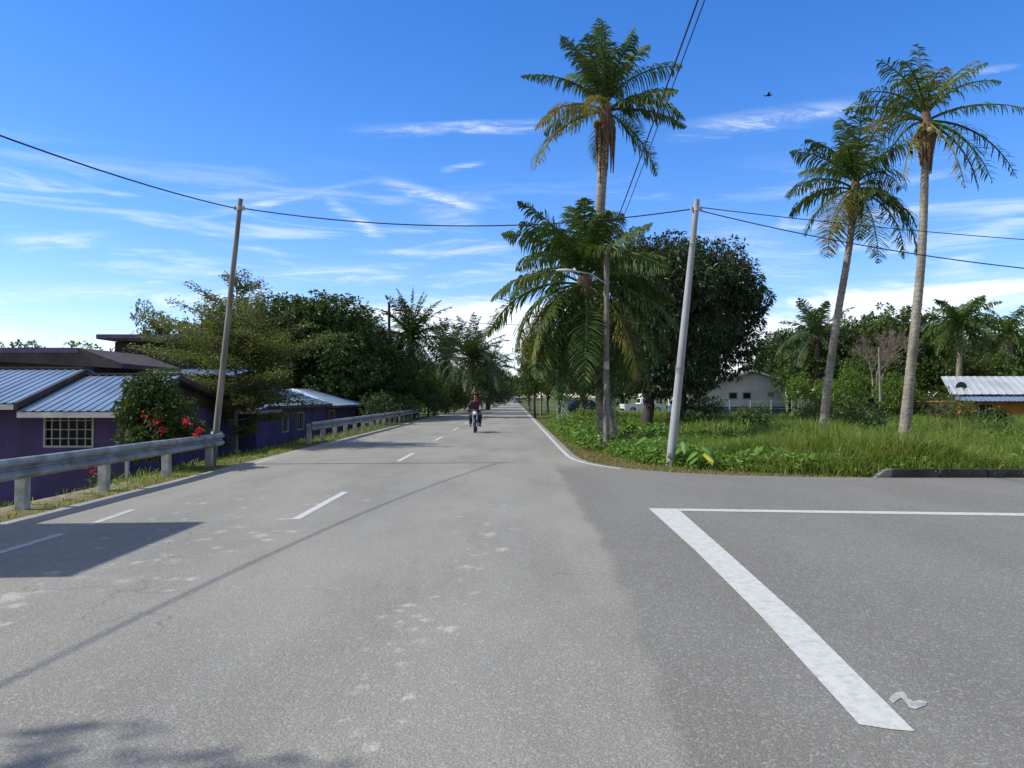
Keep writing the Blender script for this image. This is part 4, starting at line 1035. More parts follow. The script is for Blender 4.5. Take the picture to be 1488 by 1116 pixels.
YS = 60; SLb = (gx(566,YS), YS, Z(gx(566,YS),YS)-.1); SLt = (gx(565,YS), YS, gzz(440,YS))
ps = pole('street_lamp', 'tall dark street lamp pole on the left against the oil palms', SLb, SLt, .15, .10, 'darkbark', 'street lamp', 'street lamps', clamp=False)
lamp(ps, (0,0,gzz(441,YS)-SLb[2]), Vector((gx(576,YS), YS-.6, gzz(438,YS)))-Vector(SLb), 'galv_post')
wn = 'overhead wires'
def wire(label, a, b, sag, r=.012, n=26, group=wn):
    a = Vector(a); b = Vector(b); pts = []
    for i in range(n+1):
        t = i/n; p = a.lerp(b, t); p.z -= sag*4*t*(1-t); pts.append(p)
    mb = MB(); mb.tube(pts, r, 6); o = mb.build('overhead_wire', M['cable']); return tag(o, label, 'wire', group)
qL = lerp3(LPb, LPt, .965); qR = lerp3(RPb, RPt, .965)
wire('black wire running from the left leaning pole out over the left edge', (qL[0]-.1,qL[1],qL[2]), (-9.6,-4,6.2), .78, .014)
wire('black wire strung across the road between the two leaning poles', (qL[0]+.1,qL[1],qL[2]), (qR[0]-.1,qR[1],qR[2]), .42, .015)
wire('upper of the two wires leading right from the concrete leaning pole', (qR[0]+.1,qR[1],qR[2]+.04), (gx(1700,22),22,gzz(360,22)), .12, .011)
wire('lower of the two wires leading right from the concrete leaning pole', (qR[0]+.1,qR[1],qR[2]-.04), (gx(1800,17),17,gzz(410,17)), .35, .013)
wire('thicker wire coming down from overhead to the lamp pole by the bushy palm', (P2t[0],P2t[1],P2t[2]-.12), (2.35,-2,8.6), .15, .014)
wire('thinner wire beside the thick overhead one down to the lamp pole', (P2t[0]+.08,P2t[1],P2t[2]-.3), (2.42,-2,8.7), .17, .009)
wire('thin wire between the two lamp poles on the right', (P2t[0],P2t[1],P2t[2]-.2), (P3t[0],P3t[1],P3t[2]-.1), .3, .012)
wire('thin wire crossing far ahead from the dark street lamp to the second lamp pole', (SLt[0],SLt[1],SLt[2]-.2), (gx(900,60),60,gzz(455,60)), 1.2, .02)

# ------------------------------------------------------------------ houses
def corr(name, a, b, c, d, mat, parent, pitch=.22, amp=.022, thick=.02):
    """ribbed metal sheet: a->b along the eave, d->c along the ridge"""
    a, b, c, d = map(Vector, (a,b,c,d)); w = (b-a).length; n = int(w/pitch); nr = (b-a).cross(d-a).normalized()
    if nr.z < 0: nr = -nr
    prof = []
    for i in range(n):
        for t, h in ((0,0),(.58,0),(.68,1),(.90,1)): prof.append(((i+t)/n, h*amp))
    prof.append((1,0)); mb = MB(); vs = []
    for t, h in prof: vs += [a.lerp(b,t)+nr*h, d.lerp(c,t)+nr*h]
    m = len(prof); vs2 = [v-nr*thick for v in vs]
    fs = [(2*i,2*i+2,2*i+3,2*i+1) for i in range(m-1)] + [(2*m+2*i,2*m+2*i+1,2*m+2*i+3,2*m+2*i+2) for i in range(m-1)]
    fs += [(2*i,2*m+2*i,2*m+2*i+2,2*i+2) for i in range(m-1)] + [(2*i+1,2*i+3,2*m+2*i+3,2*m+2*i+1) for i in range(m-1)]
    mb.add(vs+vs2, fs); return mb.build(name, M[mat], parent)
def window(parent, x0, x1, z0, z1, y, nx, nz, face='y', bar='grille', depth=.12):
    """window set in an opening: dark pane behind a painted grille. face 'y': in a wall facing -Y at y; 'x': facing +X at x=y"""
    def B(mb, u0, u1, v0, v1, d0, d1):
        if face == 'y': mb.box(u0, u1, y+d0, y+d1, v0, v1)
        else: mb.box(y-d1, y-d0, u0, u1, v0, v1)
    f = MB(); t = .05
    B(f, x0,x1, z0,z0+t, -.02,.05); B(f, x0,x1, z1-t,z1, -.02,.05); B(f, x0,x0+t, z0+t,z1-t, -.02,.05); B(f, x1-t,x1, z0+t,z1-t, -.02,.05)
    for i in range(1,nx): u = x0+(x1-x0)*i/nx; B(f, u-.012,u+.012, z0+t,z1-t, -.012,.012)
    for i in range(1,nz): v = z0+(z1-z0)*i/nz; B(f, x0+t,x1-t, v-.012,v+.012, -.016,.008)
    w = f.build('window', M[bar], parent)
    p = MB(); B(p, x0+.01,x1-.01, z0+.01,z1-.01, depth-.03, depth-.01); p.build('pane', M['glass'], w)
def wall_y(mb, x0, x1, z0, z1, y, th, holes):
    """wall facing -Y made of strips round its openings"""
    hs = sorted(holes); u = x0
    for (a,b,c,d) in hs:
        mb.box(u,a,y,y+th,z0,z1); mb.box(a,b,y,y+th,z0,c); mb.box(a,b,y,y+th,d,z1); u = b
    mb.box(u,x1,y,y+th,z0,z1)
def wall_x(mb, y0, y1, z0, z1, x, th, holes):
    hs = sorted(holes); u = y0
    for (a,b,c,d) in hs:
        mb.box(x-th,x,u,a,z0,z1); mb.box(x-th,x,a,b,z0,c); mb.box(x-th,x,a,b,d,z1); u = b
    mb.box(x-th,x,u,y1,z0,z1)
# --- near purple house
hA = empty('purple_house', (-13,20,-1.2), 'near purple house with a large barred window and two ribbed blue roof slopes', 'house', 'purple houses')
def rel(o, *p): return tuple(Vector(p)-Vector(o.location))
ox, oy, oz = hA.location
wm = MB(); xr0, xr1 = -18-ox, -10.02-ox; y0 = 0.
win = (gx(64,20)-ox, gx(137,20)-ox, .34-oz, gzz(598,20)-oz)
wall_y(wm, xr0, xr1, -.2, 1.30-oz, y0, .15, [win]); wm.box(xr1-.15, xr1, .15, 8, -.2, 1.30-oz); wm.box(xr0, xr0+.15, .15, 8, -.2, 1.5-oz); wm.box(xr0+.15, xr1-.15, 7.85, 8, -.2, 1.45-oz)
wm.box(xr0+.15, xr1-.15, 3.0, 3.1, 0, 1.6-oz)
wm.build('wall', M['purple'], hA)
window(hA, win[0], win[1], win[2], win[3], y0, 6, 4)
for (x0_, x1_, ze, zr, nm) in ((-12.45, -9.68, 1.30, 2.28, 'lower'), (-18.4, -12.49, 1.50, 2.46, 'upper')):
    corr('roof', rel(hA,x0_,19.35,ze), rel(hA,x1_,19.35,ze), rel(hA,x1_,22.5,zr), rel(hA,x0_,22.5,zr), 'blueroof', hA)
    corr('roof', rel(hA,x0_,28.3,ze-.1), rel(hA,x1_,28.3,ze-.1), rel(hA,x1_,22.55,zr), rel(hA,x0_,22.55,zr), 'blueroof', hA)
    m_ = MB(); m_.box(x0_-ox, x1_-ox, 22.40-oy, 22.65-oy, zr-oz+.02, zr-oz+.07); m_.build('ridge_cap', M['brownboard'], hA)
    m_ = MB(); m_.box(x0_-ox+.01, x1_-ox-.01, 19.33-oy, 19.39-oy, ze-.17-oz, ze-.035-oz); m_.build('gutter', M['fascia'], hA)
m_ = MB()   # dark barge board on the step between the two roofs
m_.prism([(19.33-oy,1.33-oz),(22.5-oy,2.31-oz),(22.5-oy,2.46-oz),(19.33-oy,1.50-oz)], -12.52-ox, -12.44-ox, 'x'); m_.build('barge_board', M['brownboard'], hA)
m_ = MB(); m_.prism([(19.36-oy,1.16-oz),(22.5-oy,2.14-oz),(25-oy,1.7-oz),(25-oy,1.82-oz),(22.5-oy,2.26-oz),(19.36-oy,1.27-oz)], -9.72-ox, -9.675-ox, 'x'); m_.build('barge_board', M['brownboard'], hA)
m_ = MB(); m_.prism([(20.16-oy,1.30-oz),(27.9-oy,1.2-oz),(22.5-oy,2.1-oz)], xr1-.12, xr1-.02, 'x'); m_.build('gable', M['brownboard'], hA)
m_ = MB(); m_.box(xr1+.01, xr1+.09, -.08, 0.0, -.2, 1.26-oz); m_.build('downpipe', M['fascia'], hA)
m_ = MB(); m_.box(xr0, xr1, .16, .6, .0, .05); m_.build('floor_slab', M['conc'], hA)

# --- far purple house beside the road
hB = empty('purple_house', (-14,31,-1.2), 'far purple house along the road with small windows and a brown porch eave', 'house', 'purple houses')
ox, oy, oz = hB.location; XB = -10.3
wm = MB(); ze = 1.16-oz; xb = XB-ox
w1 = [(36.0-oy+a, 36.0-oy+b, .05-oz, .92-oz) for a, b in ((-1.55,-.55),(.9,2.1))]; w2 = [(43.2-oy,44.7-oy,.15-oz,.9-oz)]
wall_x(wm, 0, 19.5, -.2, ze, xb, .15, w1+w2)
wall_y(wm, -4.2, xb-.15, -.2, ze, 0, .15, [(2.05,2.6,.1-oz,.85-oz)]); wm.box(-4.2,-4.05,.15,19.5,-.2,ze); wm.box(-4.05,xb-.15,19.35,19.5,-.2,ze)
wm.build('wall', M['purple'], hB)
for (a,b,c,d) in w1+w2: window(hB, a, b, c, d, xb, 3, 1, 'x', 'grille')
window(hB, 2.05,2.6,.1-oz,.85-oz, 0, 2, 1)
# two hipped blocks: roof planes rising away from the road
def hip(y0_, y1_, xe, ze_, rise, depth, inset):
    a = (xe, y0_, ze_); b = (xe, y1_, ze_); c = (xe-depth, y1_-inset, ze_+rise); d = (xe-depth, y0_+inset, ze_+rise)
    corr('roof', rel(hB,*a), rel(hB,*b), rel(hB,*c), rel(hB,*d), 'blueroof', hB, .3)
    e = (xe-2*depth, y0_, ze_)
    corr('roof', rel(hB,*e), rel(hB,*a), rel(hB,*d), rel(hB,xe-depth-.02,y0_+inset,ze_+rise), 'blueroof', hB, .3)
    m_ = MB(); m_.box(xe-ox-.02, xe-ox+.03, y0_-oy, y1_-oy, ze_-oz-.13, ze_-oz+.0); m_.box(xe-2*depth-ox, xe-ox-.02, y0_-oy-.03, y0_-oy+.02, ze_-oz-.13, ze_-oz); m_.build('gutter', M['brownboard'], hB)
hip(32.6, 42.2, -9.85, 1.28, 1.10, 3.2, 2.2)
hip(42.4, 51.0, -9.70, 1.18, .95, 3.2, 2.2)
corr('porch_roof', rel(hB,-14.6,29.6,1.16), rel(hB,-9.7,29.6,1.16), rel(hB,-9.7,32.4,1.5), rel(hB,-14.6,32.4,1.5), 'soffitroof' if False else 'blueroof', hB, .3)
m_ = MB(); m_.box(-14.6-ox,-9.7-ox,29.56-oy,29.62-oy,1.0-oz,1.15-oz); m_.box(-9.72-ox,-9.68-ox,29.62-oy,32.4-oy,1.0-oz,1.13-oz); m_.build('porch_fascia', M['soffit'], hB)
m_ = MB(); m_.box(-14.55-ox,-9.75-ox,29.65-oy,30.98-oy,1.04-oz,1.07-oz); m_.build('porch_ceiling', M['soffit'], hB)
# low grey wall panel and pipe beside the house
# --- two dark flat-roofed houses behind
def flat_house(label, x0, x1, y0_, y1_, zt, slope):
    o = empty('timber_house', ((x0+x1)/2, y0_, -1.2), label, 'house', 'dark timber houses'); ox, oy, oz = o.location
    m_ = MB(); m_.box(x0-ox+.6, x1-ox-.6, .5, y1_-y0_-.4, -.1, zt-.32-oz); m_.build('wall', M['darkwall'], o)
    m_ = MB(); m_.prism([(x0-ox, zt-oz-.22),(x1-ox+.7, zt-slope-oz-.2),(x1-ox+.7, zt-slope-oz-.03),(x1-ox-.9, zt-oz),(x0-ox, zt-oz)], 0, y1_-y0_, 'y'); m_.build('roof', M['brownboard'], o)
    m_ = MB(); m_.box(x0-ox, x1-ox-.9, -.035, -.005, zt-oz-.19, zt-oz-.02); m_.build('fascia', M['purple_dark'], o)
    window(o, x1-ox-2.6, x1-ox-1.4, 2.9, 3.7, .46, 2, 1)
    return o
flat_house('dark timber house with a flat brown-edged roof at the far left', -24, -14.9, 28, 33, 3.45, .55)
flat_house('second dark timber house, higher and set back, left of the layered tree', -19.2, -14.2, 35.5, 41, 4.55, .35)
hD = empty('shed', (-13.8,30,-1.2), 'small blue sheet roof showing between the dark timber houses', 'shed')
ox, oy, oz = hD.location
m_ = MB(); m_.box(-3.2,1.6,3.0,6.,-.1,2.25-oz+.2); m_.build('wall', M['darkwall'], hD)
corr('roof', rel(hD,-17.2,32.7,2.52), rel(hD,-12.0,32.7,2.52), rel(hD,-12.0,36.2,3.0), rel(hD,-17.2,36.2,3.0), 'blueroof', hD, .3)

# --- grey gabled house
YG = 69
hG = empty('gabled_house', (gx(1074,YG),YG,-.2), 'grey plastered house with a gable and dark blue base band behind the pipe fence', 'house')
ox, oy, oz = hG.location
xl, xrr, xa = gx(1000,YG)-ox, gx(1141,YG)-ox, gx(1094,YG)-ox; zea, za = gzz(556,YG)-oz, gzz(540,YG)-oz
ha, hb = 1.75, 2.25
m_ = MB(); m_.prism([(xl,.99),(xrr,.99),(xrr,zea),(xa,za),(xl,zea-.5)], 0, .2, 'y'); m_.box(xrr-.2,xrr,.2,9,.99,zea-.05); m_.box(xl,xl+.2,.2,9,.99,zea-.55); m_.build('wall', M['greywall'], hG)
m_ = MB(); m_.box(xl-.02,xrr+.02,-.03,9,-.1,.985); m_.build('base_band', M['bluewall'], hG)
def slab(mb, a, b, y0_, y1_, t): mb.prism([a, b, (b[0],b[1]+t), (a[0],a[1]+t)], y0_, y1_, 'y')
m_ = MB(); slab(m_, (xa,za+.01),(xrr+.55,zea-.13),-.5,9.3,.11); m_.build('roof', M['greyroof'], hG)
m_ = MB(); slab(m_, (xl-.55,zea-.66),(xa-.004,za+.01),-.5,9.3,.11); m_.build('roof', M['greyroof'], hG)
m_ = MB(); slab(m_, (xa,za-.03),(xrr+.56,zea-.17),-.56,-.505,.16); slab(m_, (xl-.56,zea-.70),(xa,za-.03),-.56,-.505,.16); m_.build('barge_board', M['fascia'], hG)
for px in (1065, 1085):
    u = gx(px,YG)-ox; v = gzz(575,YG)-oz; f = MB(); f.box(u-.38,u+.38,-.05,-.004,v-.3,v+.3); w = f.build('window', M['greyroof'], hG); p = MB(); p.box(u-.31,u+.31,-.062,-.052,v-.23,v+.23); p.build('pane', M['glass'], w)
u = gx(1014,YG)-ox; v = gzz(573,YG)-oz; f = MB(); f.box(u-.38,u+.38,-.05,-.004,v-.3,v+.3); w = f.build('window', M['greyroof'], hG); p = MB(); p.box(u-.31,u+.31,-.062,-.052,v-.23,v+.23); p.build('pane', M['glass'], w)
u = gx(1120,YG)-ox; f = MB(); f.box(u-.3,u+.3,-.03,-.003,v-.2,v+.2)
for k in range(4): f.box(u-.26,u+.26,-.05,-.032,v-.16+k*.09,v-.13+k*.09)
f.build('vent', M['greyroof'], hG)
# --- orange house on the right
YO = 46
hO = empty('orange_house', (gx(1450,YO),YO,-.3), 'orange-walled house under a white ribbed roof at the right edge', 'house'); ox, oy, oz = hO.location
x0_, x1_ = gx(1384,YO), gx(1620,YO); ze = gzz(583,YO); zr = gzz(547,YO+3.2)
m_ = MB(); wall_y(m_, gx(1404,YO)-ox, x1_-ox-.3, -.2, ze-oz+.02, .6, .15, [(gx(1430,YO)-ox, gx(1452,YO)-ox, .9,1.55)]); m_.box(gx(1404,YO)-ox, gx(1404,YO)-ox+.15, .75, 6, -.2, ze-oz); m_.build('wall', M['orangewall'], hO)
window(hO, gx(1430,YO)-ox, gx(1452,YO)-ox, .9, 1.55, .6, 2, 1)
m_ = MB(); m_.box(gx(1404,YO)-ox-.02, x1_-ox-.28, .55, .598, -.2, .62); m_.build('plinth', M['yellowwall'], hO)
corr('roof', (x0_-ox,-.5,ze-oz), (x1_-ox,-.5,ze-oz), (x1_-ox,.9,gzz(575,YO)-oz), (x0_-ox+.6,.9,gzz(575,YO)-oz), 'blueroof', hO, .28)
corr('roof', (x0_-ox+.2,.6,gzz(573,YO)-oz), (x1_-ox,.6,gzz(573,YO)-oz), (x1_-ox,3.2,zr-oz), (x0_-ox+1.1,3.2,zr-oz), 'whiteroof', hO, .5)
m_ = MB(); m_.box(x0_-ox+.4,x1_-ox-.2,.92,1.0,gzz(580,YO)-oz,gzz(576,YO)-oz-.02); m_.build('fascia', M['bluewall'], hO)
m_ = MB(); m_.box(x0_-ox+.5, gx(1404,YO)-ox-.02, .9, 5.5, -.2, ze-oz-.05); m_.build('side_wall', M['darkwall'], hO)
dish = empty('satellite_dish', (gx(1418,YO), YO+1.6, gzz(575,YO)), 'small dark satellite dish on the white roof of the orange house', 'satellite dish')
m_ = MB(); m_.tube([(0,0,-.1),(0,0,.45)], .025, 6); m_.build('mast', M['galv_post'], dish)
m_ = MB(); m_.lathe([(.0,.06),(.2,.03),(.36,-.06),(.36,-.075),(.2,.015),(0,.045)], (0,-.05,.5), 18, 'y'); m_.build('reflector', M['black'], dish)
m_ = MB(); m_.tube([(0,-.08,.2),(0,-.42,.42)], .012, 5); m_.box(-.04,.04,-.48,-.4,.40,.48); m_.build('receiver', M['black'], dish)
# small dark open shed beside the thin trunk
sh = empty('shed', (gx(1294,52),52,-.2), 'small dark open shed behind the thin pale trunk', 'shed')
m_ = MB(); m_.box(-1.1,1.3,.1,2,0,1.5); m_.build('wall', M['darkwall'], sh)
m_ = MB(); m_.prism([(-1.4,1.72),(1.55,1.9),(1.55,1.97),(-1.4,1.79)], -.3, 2.4, 'y'); m_.build('roof', M['darkwall'], sh)

# --- pipe fence in front of the grey house
fe = empty('pipe_fence', (gx(1000,60),60,-.2), 'grey post-and-wire fence in front of the grey gabled house', 'fence')
n = 9
for k in range(n):
    m_ = MB(); xx = k*1.62; m_.tube([(xx,0,-.2),(xx,0,1.62)], .05, 7); m_.build('post', M['fencewire'], fe)
for z in (.35,.95,1.5):
    m_ = MB(); m_.tube([(0,0,z),((n-1)*1.62,0,z)], .014, 5); m_.build('wire', M['fencewire'], fe)
ga = empty('slat_gate', (gx(1160,58),58,-.2), 'row of upright grey slats ending the fence right of the grey house', 'gate')
for k in range(11): m_ = MB(); m_.box(k*.19,k*.19+.09,0,.05,0,1.5+.08*math.sin(k*2)); m_.build('slat', M['fencewire'], ga)
m_ = MB(); m_.box(0,2.0,.052,.09,.4,.48); m_.box(0,2.0,.052,.09,1.1,1.18); m_.build('rail', M['fencewire'], ga)
# white garden wall behind the mango trunk
lw = MB(); lw.box(0,6.1,0,.15,-.3,.28); lw.box(-.03,6.13,-.03,.18,.283,.34); o = lw.build('garden_wall', M['whitepaint']); o.location = (gx(893,78),78,-.12)
tag(o, 'low white wall behind the mango trunk', 'wall')
# white junction cabinet
cb = empty('utility_cabinet', (gx(820,46),46,-.05), 'white upright utility cabinet beside the second lamp pole', 'utility box')
m_ = MB(); m_.box(-.19,.19,-.15,.15,0,1.45); m_.build('housing', M['whitepaint'], cb, bevel=.01)
m_ = MB(); m_.box(-.16,.16,-.165,-.153,.2,1.35); m_.build('door', M['whitepaint'], cb); m_ = MB(); m_.prism([(-.23,1.452),(.23,1.452),(.19,1.53),(-.19,1.53)],-.19,.19,'y'); m_.build('cap', M['galv_post'], cb)

# ------------------------------------------------------------------ vehicles
def car(label, loc, rz, mat, kind='saloon', group=None, cat='car', name='parked_car'):
    o = empty(name, loc, label, cat, group, rz)
    L_ = 4.4; W = .86
    if kind == 'pickup':
        low = [(-2.35,.42),(-2.38,.98),(-.55,1.0),(-.50,1.08),(.95,1.08),(2.2,.98),(2.38,.78),(2.38,.42)]
        cab = [(-.55,1.06),(-.42,1.62),(-.2,1.68),(.45,1.68),(.7,1.6),(1.25,1.06)]
    else:
        low = [(-2.15,.35),(-2.2,.75),(-2.1,.98),(-.2,1.0),(1.1,.96),(2.0,.82),(2.2,.62),(2.2,.35)]
        cab = [(-1.95,.97),(-1.35,1.38),(-.9,1.46),(.2,1.46),(.55,1.38),(1.25,.94)]
    wx = (-1.38, 1.42); arches = []
    body = []
    # lower body outline with wheel arches
    bot = []
    for c_ in wx[::-1]:
        bot += [(c_+.40,.30)] + [(c_+.40*math.cos(a), .34+.36*math.sin(a)) for a in np.linspace(.15, math.pi-.15, 7)] + [(c_-.40,.30)]
    poly = low + [(low[-1][0]-.05,.30)] + bot + [(low[0][0]+.05,.30)]
    m_ = MB()
    def loft(mb, poly, ws):
        n = len(poly); vs = []
        for (d, k) in ws:
            cxx = sum(a for a,b in poly)/n
            vs += [((a-cxx)*k+cxx, d, b) for a, b in poly]
        fs = [(i*n+j, i*n+(j+1)%n, (i+1)*n+(j+1)%n, (i+1)*n+j) for i in range(len(ws)-1) for j in range(n)]
        fs += [tuple(range(n)), tuple((len(ws)-1)*n+j for j in range(n))[::-1]]
        mb.add(vs, fs)
    loft(m_, poly, [(-W,.97),(-W+.07,1.),(W-.07,1.),(W,.97)]); m_.build('body', M[mat], o, bevel=.02)
    c = MB(); n = len(cab); vs = []
    for sd in (-1,1): vs += [(a, sd*(W-.03-(b-1.0)*.34), b) for a, b in cab]
    c.add(vs, [tuple(range(n))[::-1], tuple(range(n,2*n))] + [(j,(j+1)%n,n+(j+1)%n,n+j) for j in range(n)]); c.build('cabin', M[mat], o, bevel=.02)
    # side windows, windscreen, rear window as dark panes proud of the cabin
    g0, g1 = cab[0], cab[-1]; top = cab[2][1]-.09; bo = cab[0][1]+.04
    def yy(z): return W-.03-(z-1.0)*.34+.006
    for sd in (-1,1):
        for (a0,a1,b0,b1) in ((g0[0]+.30, .02, cab[1][0]+.22, -.02),(.10, g1[0]-.25, .06, cab[-2][0]-.08)):
            p = MB(); p.add([(a0,sd*yy(bo),bo),(a1,sd*yy(bo),bo),(b1,sd*yy(top),top),(b0,sd*yy(top),top)], [(0,1,2,3)]); p.build('side_window', M['glass'], o)
    for (lo_, hi_, nm, off) in ((cab[-1],cab[-2],'windscreen',.012),(cab[0],cab[1],'rear_window',-.012)):
        p = MB(); q0 = (lo_[0]*.88+hi_[0]*.12, lo_[1]*.88+hi_[1]*.12); q1 = (lo_[0]*.1+hi_[0]*.9, lo_[1]*.1+hi_[1]*.9)
        p.add([(q0[0]+off,-yy(q0[1])+.1,q0[1]+.01),(q0[0]+off,yy(q0[1])-.1,q0[1]+.01),(q1[0]+off,yy(q1[1])-.1,q1[1]+.01),(q1[0]+off,-yy(q1[1])+.1,q1[1]+.01)], [(0,1,2,3)]); p.build(nm, M['glass'], o)
    for c_ in wx:
        for sd in (-1,1):
            t = MB(); t.lathe([(.0,-.1),(.28,-.1),(.33,-.07),(.33,.07),(.28,.1),(.0,.1)], (c_, sd*(W-.10), .33), 18, 'y'); w = t.build('wheel', M['rubber'], o)
            t = MB(); t.lathe([(0,.104),(.19,.104),(.20,.112),(0,.118)] if sd > 0 else [(0,-.104),(.19,-.104),(.20,-.112),(0,-.118)], (c_, sd*(W-.10), .33), 14, 'y'); t.build('rim', M['chrome'], w)
    for sd in (-1,1):
        t = MB(); t.box(low[-2][0]-.03, low[-2][0]+.015, sd*.62-.14, sd*.62+.14, .66,.78); t.build('headlight', M['lens'], o, bevel=.01)
        t = MB(); t.box(low[0][0]-.02, low[0][0]+.03, sd*.68-.1, sd*.68+.1, .68,.88); t.build('tail_light', M['carred'], o, bevel=.01)
    for xx, nm in ((low[-1][0]+.0,'front_bumper'),(low[0][0]-.04,'rear_bumper')):
        t = MB(); t.box(xx-.04, xx+.08, -W+.06, W-.06, .32,.52); t.build(nm, M['black'] if kind == 'pickup' else M[mat], o, bevel=.03)
    if kind == 'pickup':
        t = MB(); t.box(-2.2,-.62,-W+.16,W-.16,.98,1.004); t.build('cargo_bed', M['black'], o)
    return o
car('white pickup parked behind the mango trunk and low white wall', (gx(934,84),84,-.1), R(8), 'carwhite', 'pickup')
car('dark navy car parked under the trees behind the bushy palm', (gx(850,88),88,-.1), R(20), 'carnavy')
fc = 'cars at the far end of the road'
car('dark car at the far end of the road, left of the gap centre', (gx(727,190),190,0), R(-88), 'carnavy', group=fc)
car('dark car farthest down the road, right of the gap centre', (gx(752,205),205,0), R(-80), 'black', group=fc)
car('white car at the far end of the road between the dark cars', (gx(741,222),222,0), R(5), 'carwhite', group=fc)

# ------------------------------------------------------------------ motorcycle and rider (coming towards the camera, -Y)
YB = 36.0; XBk = gx(691,YB)
mc = empty('motorcycle', (XBk,YB,0), 'dark motorcycle with a headlamp riding towards the camera in the left lane', 'motorcycle')
def wheel(yc):
    prof = [(.27+.035*math.cos(a), .05*math.sin(a)) for a in np.linspace(0, 2*math.pi, 11)]
    t = MB(); t.lathe(prof, (0,yc,.305), 26, 'x'); w = t.build('wheel', M['rubber'], mc)
    r = MB(); r.lathe([(.238,-.02),(.245,0),(.238,.02),(.225,.0),(.238,-.02)], (0,yc,.305), 22, 'x'); r.lathe([(0,-.05),(.04,-.05),(.04,.05),(0,.05)], (0,yc,.305), 10, 'x')
    for k in range(5):
        a = 6.283*k/5; r.tube([(0,yc+.03*math.cos(a),.305+.03*math.sin(a)),(0,yc+.24*math.cos(a),.305+.24*math.sin(a))], .014, 5)
    r.build('rim', M['chrome'], w)
wheel(-.66); wheel(.62)
t = MB()
for sx in (-.09,.09): t.tube([(sx,-.66,.305),(sx,-.52,.70),(sx*.9,-.44,.95)], [.026,.028,.024], 8)
t.build('front_fork', M['chrome'], mc)
t = MB()
vs = []
for i in range(9):
    a = R(20+i*17); vs += [(x_, -.66-.35*math.cos(a)*-1*-1 if False else -.66-.345*math.cos(a), .305+.345*math.sin(a)) for x_ in (-.065,0,.065)]
vs = [(x,y,z+(.02 if j % 3 == 1 else 0)) for j,(x,y,z) in enumerate(vs)]
t.add(vs, [(3*i+k,3*i+k+1,3*i+k+4,3*i+k+3) for i in range(8) for k in range(2)], True); t.build('front_mudguard', M['bikepaint'], mc).modifiers.new('solid','SOLIDIFY').thickness = .008
t = MB()   # front fairing / leg shield
vs = []
for z, w, y in ((.42,.13,-.30),(.58,.20,-.36),(.74,.24,-.42),(.88,.23,-.46),(.99,.19,-.46),(1.08,.12,-.40)):
    for u in (-1,-.6,-.2,.2,.6,1): vs.append((w*u, y+.16*u*u, z))
t.add(vs, [(6*i+k,6*i+k+1,6*i+k+7,6*i+k+6) for i in range(5) for k in range(5)], True)
o = t.build('fairing', M['bikepaint'], mc); o.modifiers.new('solid','SOLIDIFY').thickness = .02
t = MB(); t.ball((0,-.50,.90), (.10,.06,.085)); t.build('headlight', M['lens'], mc)
for sx in (-1,1): t = MB(); t.ball((sx*.19,-.42,.86), (.035,.03,.025)); t.build('indicator', M['orangewall'], mc)
t = MB(); t.box(-.09,.09,-.47,-.455,.60,.68); t.build('number_plate', M['black'], mc)
t = MB(); t.tube([(-.36,-.26,1.06),(-.22,-.33,1.06),(-.08,-.40,1.02),(.08,-.40,1.02),(.22,-.33,1.06),(.36,-.26,1.06)], .014, 7); t.build('handlebar', M['black'], mc)
for sx in (-1,1):
    t = MB(); t.tube([(sx*.25,-.33,1.06),(sx*.30,-.35,1.22)], .007, 5); t.ball((sx*.32,-.36,1.25), (.07,.02,.045)); t.build('mirror', M['black'], mc)
t = MB(); t.box(-.11,.11,-.2,.22,.30,.58); t.tube([(.13,0,.32),(.15,.4,.28),(.16,.8,.38)], [.03,.04,.055], 8); t.build('engine', M['chrome'], mc, bevel=.03)
t = MB(); t.tube([(0,-.42,.9),(0,-.2,.62),(0,.2,.60),(0,.62,.305)], [.05,.06,.07,.04], 8); t.build('frame', M['bikepaint'], mc)
t = MB(); vs = []
for y, w, z in ((-.18,.10,.74),(0,.14,.77),(.25,.15,.79),(.5,.14,.83),(.75,.10,.86)): vs += [(-w,y,z-.05),(-w*.8,y,z),(w*.8,y,z),(w,y,z-.05),(0,y,z-.12)]
t.add(vs, [(5*i+k,5*i+(k+1)%5,5*i+5+(k+1)%5,5*i+5+k) for i in range(4) for k in range(5)]+[(0,1,2,3,4),(24,23,22,21,20)], True); t.build('seat', M['black'], mc)
t = MB(); t.tube([(-.12,-.05,.62),(0,.45,.64),(0,.82,.74)], [.07,.12,.05], 8); t.build('rear_cowl', M['bikepaint'], mc)

pr = empty('person', (XBk,YB,0), 'rider in dark red top and dark trousers sitting on the motorcycle', 'person')
def skin(name, verts, edges, rad, mat, parent, root=0, sub=2):
    me = bpy.data.meshes.new(name); me.from_pydata(verts, edges, []); me.update()
    o = link(name, me, mat, parent)
    m1 = o.modifiers.new('skin','SKIN'); sv = me.skin_vertices[0].data
    for i, r in enumerate(rad): sv[i].radius = (r, r) if not hasattr(r,'__len__') else r; sv[i].use_root = (i == root)
    m1.use_smooth_shade = True; s = o.modifiers.new('sub','SUBSURF'); s.levels = sub; s.render_levels = sub
    return o
